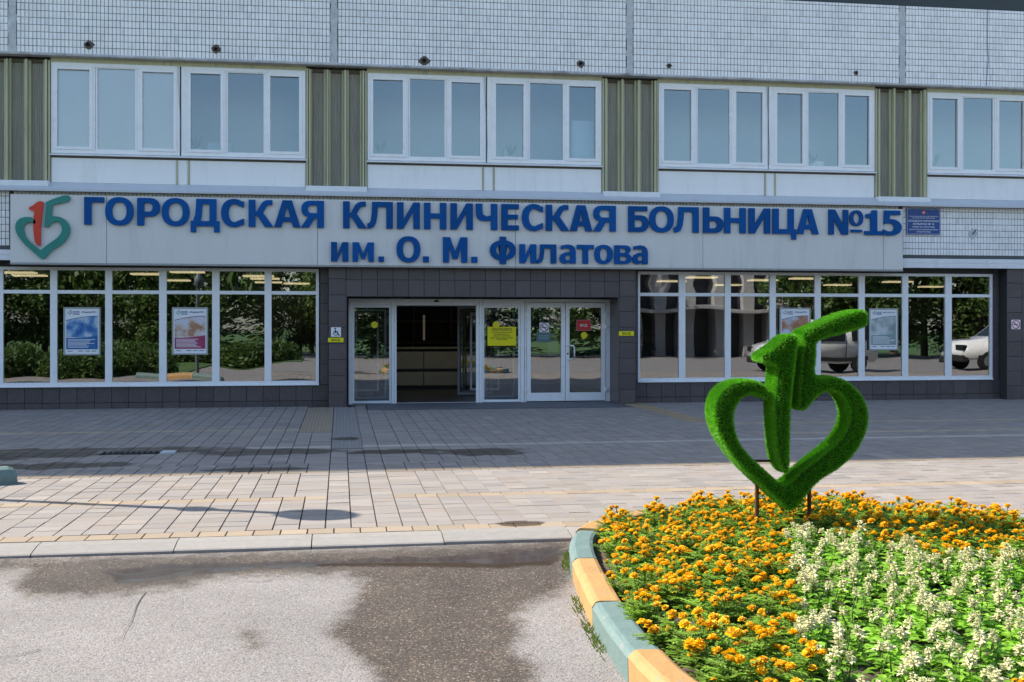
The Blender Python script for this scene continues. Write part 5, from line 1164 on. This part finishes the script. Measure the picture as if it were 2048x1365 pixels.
for (x, y) in spots:
    z = soil_z(x, y) - .005; sal = inpoly(x, y, SALV)
    sc = random.uniform(.85, 1.18); rz = random.uniform(0, 6.28)
    if sal:
        me, tops = random.choice(SF); e = empty('salvia_plant', (x, y, z), 'white flowering salvia plant in the pale patch of the flower bed', 'flower', 'white salvias in the bed'); e.rotation_euler.z = rz; e.scale = (sc, sc, sc * .78)
        link('foliage', me, None, e)
        for t in tops:
            if random.random() < .56:
                o = link('flower_spike', random.choice(SPK), None, e, tuple(t)); k = random.uniform(.8, 1.25); o.scale = (k, k, k); o.rotation_euler = (random.gauss(0, .16), random.gauss(0, .16), random.uniform(0, 6))
    else:
        me, tops = random.choice(MF); nm_ += 1
        if nm_ > 300: late.append((x, y, z, sc, rz, me, tops)); continue
        e = empty('marigold_plant', (x, y, z), 'orange marigold plant with several ruffled blossoms in the flower bed', 'flower', 'orange marigolds in the bed'); e.rotation_euler.z = rz; e.scale = (sc, sc, sc * .78)
        link('foliage', me, None, e)
        for t in tops[:5]:
            o = link('blossom', random.choice(BLO), None, e, tuple(t + Vector((0, 0, .02)))); k = random.choice((.42, .62, .7, .8, .88, 1.0)) * random.uniform(.92, 1.06); o.scale = (k, k, k); o.rotation_euler = (random.gauss(0, .25), random.gauss(0, .25), random.uniform(0, 6))
if late:
    mb = MB(); cs = []
    lm = bpy.data.meshes.new('marigold_patch'); bm = bmesh.new()
    for (x, y, z, sc, rz, me, tops) in late:
        M_ = Matrix.Translation((x, y, z)) @ Matrix.Rotation(rz, 4, 'Z') @ Matrix.Scale(sc, 4) @ Matrix.Scale(.78, 4, (0, 0, 1))
        n0 = len(bm.verts); bm.from_mesh(me); bm.verts.ensure_lookup_table(); bmesh.ops.transform(bm, matrix=M_, verts=bm.verts[n0:])
        bm.faces.ensure_lookup_table()
        for t in tops[:5]:
            n0 = len(bm.verts); f0 = len(bm.faces); bm.from_mesh(random.choice(BLO)); bm.verts.ensure_lookup_table(); bm.faces.ensure_lookup_table()
            bmesh.ops.transform(bm, matrix=M_ @ Matrix.Translation(t + Vector((0, 0, .02))) @ Matrix.Scale(random.uniform(.62, 1.05), 4), verts=bm.verts[n0:])
            for f in bm.faces[f0:]: f.material_index = 1
    bm.to_mesh(lm); bm.free(); lm.materials.append(M_marl); lm.materials.append(M_mari)
    o = link('marigold_patch', lm, None); tag(o, 'farther orange marigolds filling the rest of the bed', 'flowers', kind='stuff')
# weeds at the foot of the kerb blocks
wb = MB()
for i in range(260):
    s_ = random.choice((near_s(1148, 1150, -.1), near_s(1140, 1128, -.1), near_s(1180, 1230, -.1), near_s(1215, 1275, -.1), near_s(1240, 1300, -.1))) + random.gauss(0, .10)
    p, d = at_len(s_); nn = Vector((d.y, -d.x)); nn = nn if nn.dot(Vector((cx, cy)) - p) < 0 else -nn
    q = p + nn * random.uniform(.005, .06); a = random.uniform(0, 6.28); l = random.uniform(.015, .05); w = random.uniform(.003, .006)
    wb.tri((q.x - w, q.y, GZ), (q.x + w, q.y, GZ), (q.x + math.cos(a) * l * .7, q.y + math.sin(a) * l * .7, GZ + l))
top('weeds', wb, M_weed, 'small yellow-green weeds at the foot of the kerb blocks', 'weeds', kind='stuff')

# ================================================================== left bed (only its teal corner shows) and the street lamp
lb = empty('lawn_bed', (-6, 10.6, 0), 'grass bed with a teal painted kerb corner at the left edge', 'flower bed')
ex, ey = GP(36, 968); 
ang = R(208); ld = Vector((math.cos(ang), math.sin(ang))); ln_ = Vector((-ld.y, ld.x)) * -1
for i, c in enumerate('tyt'):
    m = MB(); s0, s1 = i * 1.0, i * 1.0 + .99
    prof = [(0, -.2), (.005, .09), (.03, .15), (.08, .175), (.14, .175), (.19, .15), (.215, .09), (.22, -.2)]; K = len(prof)
    st = [s0, s0 + .03, s0 + .08, s1]
    for k, q in enumerate(st):
        sh = (.16, .05, .0, .0)[k] if i == 0 else 0
        for (o_, z_) in prof:
            p = Vector((ex, ey)) + ld * q + ln_ * (.11 + (o_ - .11) * (1 - sh)); m.v.append((p.x, p.y, z_ if z_ < 0 else z_ - sh * .35))
        if k:
            for j in range(K - 1): m.f.append(((k - 1) * K + j, (k - 1) * K + j + 1, k * K + j + 1, k * K + j))
    m.f.append(tuple(range(K))); m.f.append(tuple(range((len(st) - 1) * K, len(st) * K))[::-1])
    o = part('kerb_block', m, M_kteal if c == 't' else M_kyel, lb)
    bm = bmesh.new(); bm.from_mesh(o.data); bmesh.ops.recalc_face_normals(bm, faces=bm.faces); bm.to_mesh(o.data); bm.free()
hgt = 4.0; gx_, gy_ = GP(635, 1030); Ls = hgt / math.tan(SUN_EL); bxp, byp = gx_ + SUN_AZ[0] * Ls, gy_ + SUN_AZ[1] * Ls
lamp = empty('street_lamp', (bxp, byp, 0), 'street lamp left of the frame casting its globe shadow on the paving', 'street lamp')
m = MB(); m.tube([(bxp, byp, 0), (bxp, byp, 1.0), (bxp, byp, 3.8)], [.06, .055, .05], 12); part('pole', m, M_lamppost, lamp)
m = MB(); m.lathe((bxp, byp, 2.92), [(.02, -.2), (.06, -.14), (.115, -.06), (.13, 0), (.115, .06), (.06, .14), (.02, .2)], 20); part('collar', m, M_lamppost, lamp, True)
m = MB(); m.lathe((bxp, byp, 4.0), [(.02, -.36), (.08, -.28), (.2, -.18), (.27, -.04), (.275, .04), (.22, .14), (.12, .2), (.0, .22)], 24); part('globe', m, M_globe, lamp, True)

# ================================================================== across the road: what the glass reflects
def tree_meshes(seed, kind):
    rd = random.Random(seed); tr = MB(); lf = MB()
    if kind == 'spruce':
        H = 8.6; tr.tube([(0, 0, 0), (0, 0, H * .5), (0, 0, H)], [.16, .09, .02], 8)
        for i in range(90):
            z = .5 + (H - .7) * rd.random() ** .9; r = (1 - z / H) * 2.3 + .15; a = rd.uniform(0, 6.28); d = Vector((math.cos(a), math.sin(a), -.15)); s = Vector((-d.y, d.x, 0))
            for k in range(44):
                t = rd.random() ** .7; p = Vector((0, 0, z)) + d * r * t + s * rd.gauss(0, .16) * (1.1 - t * .6) + Vector((0, 0, rd.uniform(-.28, .05) * (1 - .4 * t)))
                q = (d * rd.uniform(.3, 1) + s * rd.gauss(0, .6) + Vector((0, 0, rd.gauss(-.3, .25)))).normalized(); l = rd.uniform(.1, .22); w = q.cross(Vector((rd.gauss(0, 1), rd.gauss(0, 1), 1))).normalized() * l * .22
                lf.quad(tuple(p - w), tuple(p + w), tuple(p + q * l + w * .4), tuple(p + q * l - w * .4))
    else:
        H = rd.uniform(6.8, 8.0); tr.tube([(0, 0, 0), (.05, 0, 1.5), (0, .1, H * .75)], [.17, .13, .03], 8); clumps = []
        for i in range(44):
            a = rd.uniform(0, 6.28); z = rd.uniform(1.1, H * .95); r = rd.uniform(.3, 2.3) * math.sin(math.pi * min(1, (z - .6) / (H - .2))) ** .6; c = Vector((r * math.cos(a), r * math.sin(a), z)); clumps.append((c, rd.uniform(.5, .95)))
            if i % 2 == 0: tr.tube([(0, .05, z * .55), tuple(c * .6 + Vector((0, 0, z * .3))), tuple(c)], [.05, .03, .01], 5)
        for c, cr in clumps:
            for k in range(170):
                v = Vector((rd.gauss(0, 1), rd.gauss(0, 1), rd.gauss(0, .7))).normalized() * cr * rd.random() ** .4; p = c + v; n = (v.normalized() * .6 + Vector((rd.gauss(0, .5), rd.gauss(0, .5), .6 + rd.gauss(0, .4)))).normalized()
                a = n.cross(Vector((rd.gauss(0, 1), rd.gauss(0, 1), rd.gauss(0, 1)))).normalized(); b = n.cross(a); l = rd.uniform(.07, .13)
                lf.quad(tuple(p - a * l), tuple(p + b * l * .6), tuple(p + a * l), tuple(p - b * l * .6))
    return tr.mesh('trunk'), lf.mesh('crown')
TM = [(tree_meshes(1, 'spruce'), M_needle), (tree_meshes(2, 'leafy'), M_leaf), (tree_meshes(3, 'leafy'), M_leaf), (tree_meshes(4, 'spruce'), M_needle), (tree_meshes(5, 'leafy'), M_leaf)]
tx = -27.0; i = 0
while tx < 50:
    (tm, cm), lm_ = TM[(i * 3 + i // 4) % 5]
    if not (14.5 < tx < 24):
        y = random.uniform(-14.5, -9.5); e = empty('tree', (tx, y, -.2), ('dark spruce tree' if lm_ is M_needle else 'leafy green tree') + ' across the road, mirrored in the window glass', 'tree', 'spruces across the road' if lm_ is M_needle else 'leafy trees across the road')
        e.rotation_euler.z = random.uniform(0, 6.28); k = random.uniform(.85, 1.08); e.scale = (k * 1.15, k * 1.15, k)
        link('trunk', tm, M_trunk, e); link('crown', cm, lm_, e)
    tx += random.uniform(1.7, 2.3); i += 1
for i in range(26):     # second row closes the gaps
    (tm, cm), lm_ = TM[(i * 2 + 1) % 5]; tx = -30 + i * 3.2; 
    if 14 < tx < 25: continue
    e = empty('tree', (tx, random.uniform(-22, -19), -.2), ('dark spruce tree' if lm_ is M_needle else 'leafy green tree') + ' in the rear row, mirrored in the window glass', 'tree', 'rear spruces' if lm_ is M_needle else 'rear leafy trees'); e.rotation_euler.z = random.uniform(0, 6); e.scale = (1.15, 1.15, 1.0)
    link('trunk', tm, M_trunk, e); link('crown', cm, lm_, e)
# lawn beside the plaza and hedge bushes at its edge
m = MB(); m.box(-34, -5.0, -9, 10.8, -.2, -.02); m.box(-5.0, -1.5, -9, -1.8, -.2, -.02); top('lawn', m, M_lawn, kind='structure')
def bush_mesh(seed):
    rd = random.Random(seed); lf = MB()
    for k in range(900):
        v = Vector((rd.gauss(0, 1), rd.gauss(0, 1), abs(rd.gauss(0, 1)))).normalized() * rd.random() ** .35; p = Vector((v.x * .75, v.y * .75, v.z * .95 + .05)); n = Vector((rd.gauss(0, 1), rd.gauss(0, 1), 1)).normalized(); a = n.cross(Vector((rd.gauss(0, 1), rd.gauss(0, 1), rd.gauss(0, 1)))).normalized(); b = n.cross(a); l = rd.uniform(.05, .1)
        lf.quad(tuple(p - a * l), tuple(p + b * l * .6), tuple(p + a * l), tuple(p - b * l * .6))
    return lf.mesh('bush')
BM_ = [bush_mesh(1), bush_mesh(2)]
for i in range(40):
    o = link('bush', BM_[i % 2], M_leaf, None, (-14 + i * .46 + random.gauss(0, .1), random.uniform(7.6, 10.0), -.03) if i < 19 else (-10.5 + (i - 19) * .42 + random.gauss(0, .1), random.uniform(-4.2, -2.6), -.03)); o.scale = (random.uniform(.8, 1.2),) * 3; o.rotation_euler.z = random.uniform(0, 6); tag(o, 'rounded green shrub on the lawn mirrored in the left windows', 'shrub', 'shrubs on the lawn')
# kiosk and concrete pavilion
kk = empty('kiosk', (-19, -8.5, -.2), 'white kiosk behind the lawn, mirrored in the leftmost window', 'kiosk')
part('wall', MB().box(-21, -17.5, -10, -7.5, -.2, 2.6), M_trim, kk); part('roof', MB().box(-21.3, -17.2, -10.3, -7.1, 2.6, 2.8, .02), M_flash, kk); part('hatch', MB().box(-20.2, -18.6, -7.499, -7.46, 1.0, 2.0), M_cargl, kk)
cp = empty('concrete_pavilion', (19.3, -13.5, -.2), 'grey concrete pavilion with tall fins, mirrored in the right windows', 'building')
part('wall', MB().box(15, 23.6, -15, -13.6, -.2, 7.5), mat('pavilion_dark', (.08, .08, .085), .5, .1, 2), cp)
for i in range(6): part('fin', MB().box(15 + i * 1.65, 15.75 + i * 1.65, -13.599, -12.6, -.2, 7.6, .03), M_conc, cp)
part('canopy', MB().box(14.6, 24, -13.598, -11.8, 2.4, 2.6, .02), M_conc, cp)
# two white vehicles on the road beyond the right edge
def vehicle(name, x, y, label, prof, roof, wins, wb_, L_, Wd, rz=0):
    e = empty(name, (x, y, GZ), label, 'van' if 'van' in name else 'pickup')
    def T(px, py, pz): return (x + px, y + py, GZ + pz)
    m = MB(); n = len(prof)
    for sy, yy_ in ((-1, -Wd / 2), (1, Wd / 2)):
        for (a, b) in prof: m.v.append(T(a, yy_ * (1 if b < 1.0 else 1 - .13 * (b - 1.0) / .8), b))
    m.f += [tuple(range(n)), tuple(range(2 * n - 1, n - 1, -1))] + [(k, n + k, n + (k + 1) % n, (k + 1) % n) for k in range(n)]
    bm = bmesh.new(); mm = m.mesh('t'); bm.from_mesh(mm); bmesh.ops.recalc_face_normals(bm, faces=bm.faces); bmesh.ops.bevel(bm, geom=bm.edges[:], offset=.09, segments=3, affect='EDGES'); m2 = MB(); m2.add_bm(bm); part('body', m2, M_carw, e, True)
    for w in wins:
        for sg in (-1, 1):
            mw = MB(); k = len(w); pts_ = []
            for (a, b) in w: pts_.append(T(a, sg * (Wd / 2 * (1 - .13 * max(0, b - 1.0) / .8) + .006), b))
            mw.v += pts_; mw.f.append(tuple(range(k))); part('side_window', mw, M_cargl, e)
    for wx in wb_:
        for sg in (-1, 1):
            mt = MB(); mt.tube([T(wx, sg * (Wd / 2 - .16), .34), T(wx, sg * (Wd / 2 + .02), .34)], .34, 20); wh = part('wheel', mt, M_tyre, e); mr = MB(); mr.tube([T(wx, sg * (Wd / 2 + .021), .34), T(wx, sg * (Wd / 2 + .03), .34)], .21, 16); part('rim', mr, M_rim, wh)
    for sg in (-1, 1): part('headlight', MB().box(*[q for q in (x - L_ / 2 - .01, x - L_ / 2 + .15)], *sorted((y + sg * (Wd / 2 - .38), y + sg * (Wd / 2 - .02))), GZ + .72, GZ + .92, .02), M_cargl, e)
    gl = [q for q in range(len(prof) - 1) if prof[q][1] > 1.7 and prof[q + 1][1] < 1.2 and prof[q + 1][0] < prof[q][0]]
    for q in gl:
        (a0, b0), (a1, b1) = prof[q], prof[q + 1]; k0, k1 = .12, .9; mw = MB(); P0 = (a0 + (a1 - a0) * k0, b0 + (b1 - b0) * k0); P1 = (a0 + (a1 - a0) * k1, b0 + (b1 - b0) * k1); hw = Wd / 2 - .2
        mw.quad(T(P1[0] - .012, -hw, P1[1] + .012), T(P1[0] - .012, hw, P1[1] + .012), T(P0[0] - .012, hw - .08, P0[1] + .012), T(P0[0] - .012, -hw + .08, P0[1] + .012)); part('windscreen', mw, M_cargl, e)
    for sg in (-1, 1):
        part('sill_trim', MB().box(x - L_ / 2 + .5, x + L_ / 2 - .4, *sorted((y + sg * (Wd / 2 - .02), y + sg * (Wd / 2 + .012))), GZ + .42, GZ + .55, .005), M_tyre, e)
        for dx in (-.2, .82): part('door_seam', MB().box(x + dx, x + dx + .015, *sorted((y + sg * (Wd / 2 - .02), y + sg * (Wd / 2 + .004))), GZ + .56, GZ + 1.1), M_tyre, e)
        part('mirror', MB().box(x - 1.02, x - .9, *sorted((y + sg * (Wd / 2), y + sg * (Wd / 2 + .2))), GZ + 1.1, GZ + 1.28, .03), M_tyre, e)
    part('bumper', MB().box(x - L_ / 2 - .05, x - L_ / 2 + .2, y - Wd / 2 + .02, y + Wd / 2 - .02, GZ + .3, GZ + .55, .04), M_tyre, e)
    return e
vehicle('van', 17.2, 6.4, 'white van parked beyond the flower bed, mirrored in the right windows', [(-2.2, .35), (2.15, .35), (2.2, .9), (2.1, 1.75), (1.9, 1.83), (-.6, 1.83), (-1.3, 1.15), (-2.1, .95), (-2.2, .7)], None,
        [[(-1.1, 1.12), (-.25, 1.12), (-.25, 1.68), (-.62, 1.68)], [(-.1, 1.12), (.8, 1.12), (.8, 1.68), (-.1, 1.68)], [(1.0, 1.12), (1.9, 1.12), (1.85, 1.68), (1.0, 1.68)]], (-1.45, 1.4), 4.4, 1.8)
vehicle('pickup_truck', 25.4, 6.2, 'white pickup truck parked farthest right, mirrored in the last window', [(-2.6, .4), (2.55, .4), (2.6, 1.05), (.75, 1.08), (.5, 1.78), (-.6, 1.8), (-1.25, 1.15), (-2.45, 1.02), (-2.6, .75)], None,
        [[(-1.05, 1.15), (-.2, 1.15), (-.2, 1.65), (-.6, 1.65)], [(-.1, 1.15), (.55, 1.15), (.42, 1.65), (-.1, 1.65)]], (-1.7, 1.6), 5.2, 1.85)
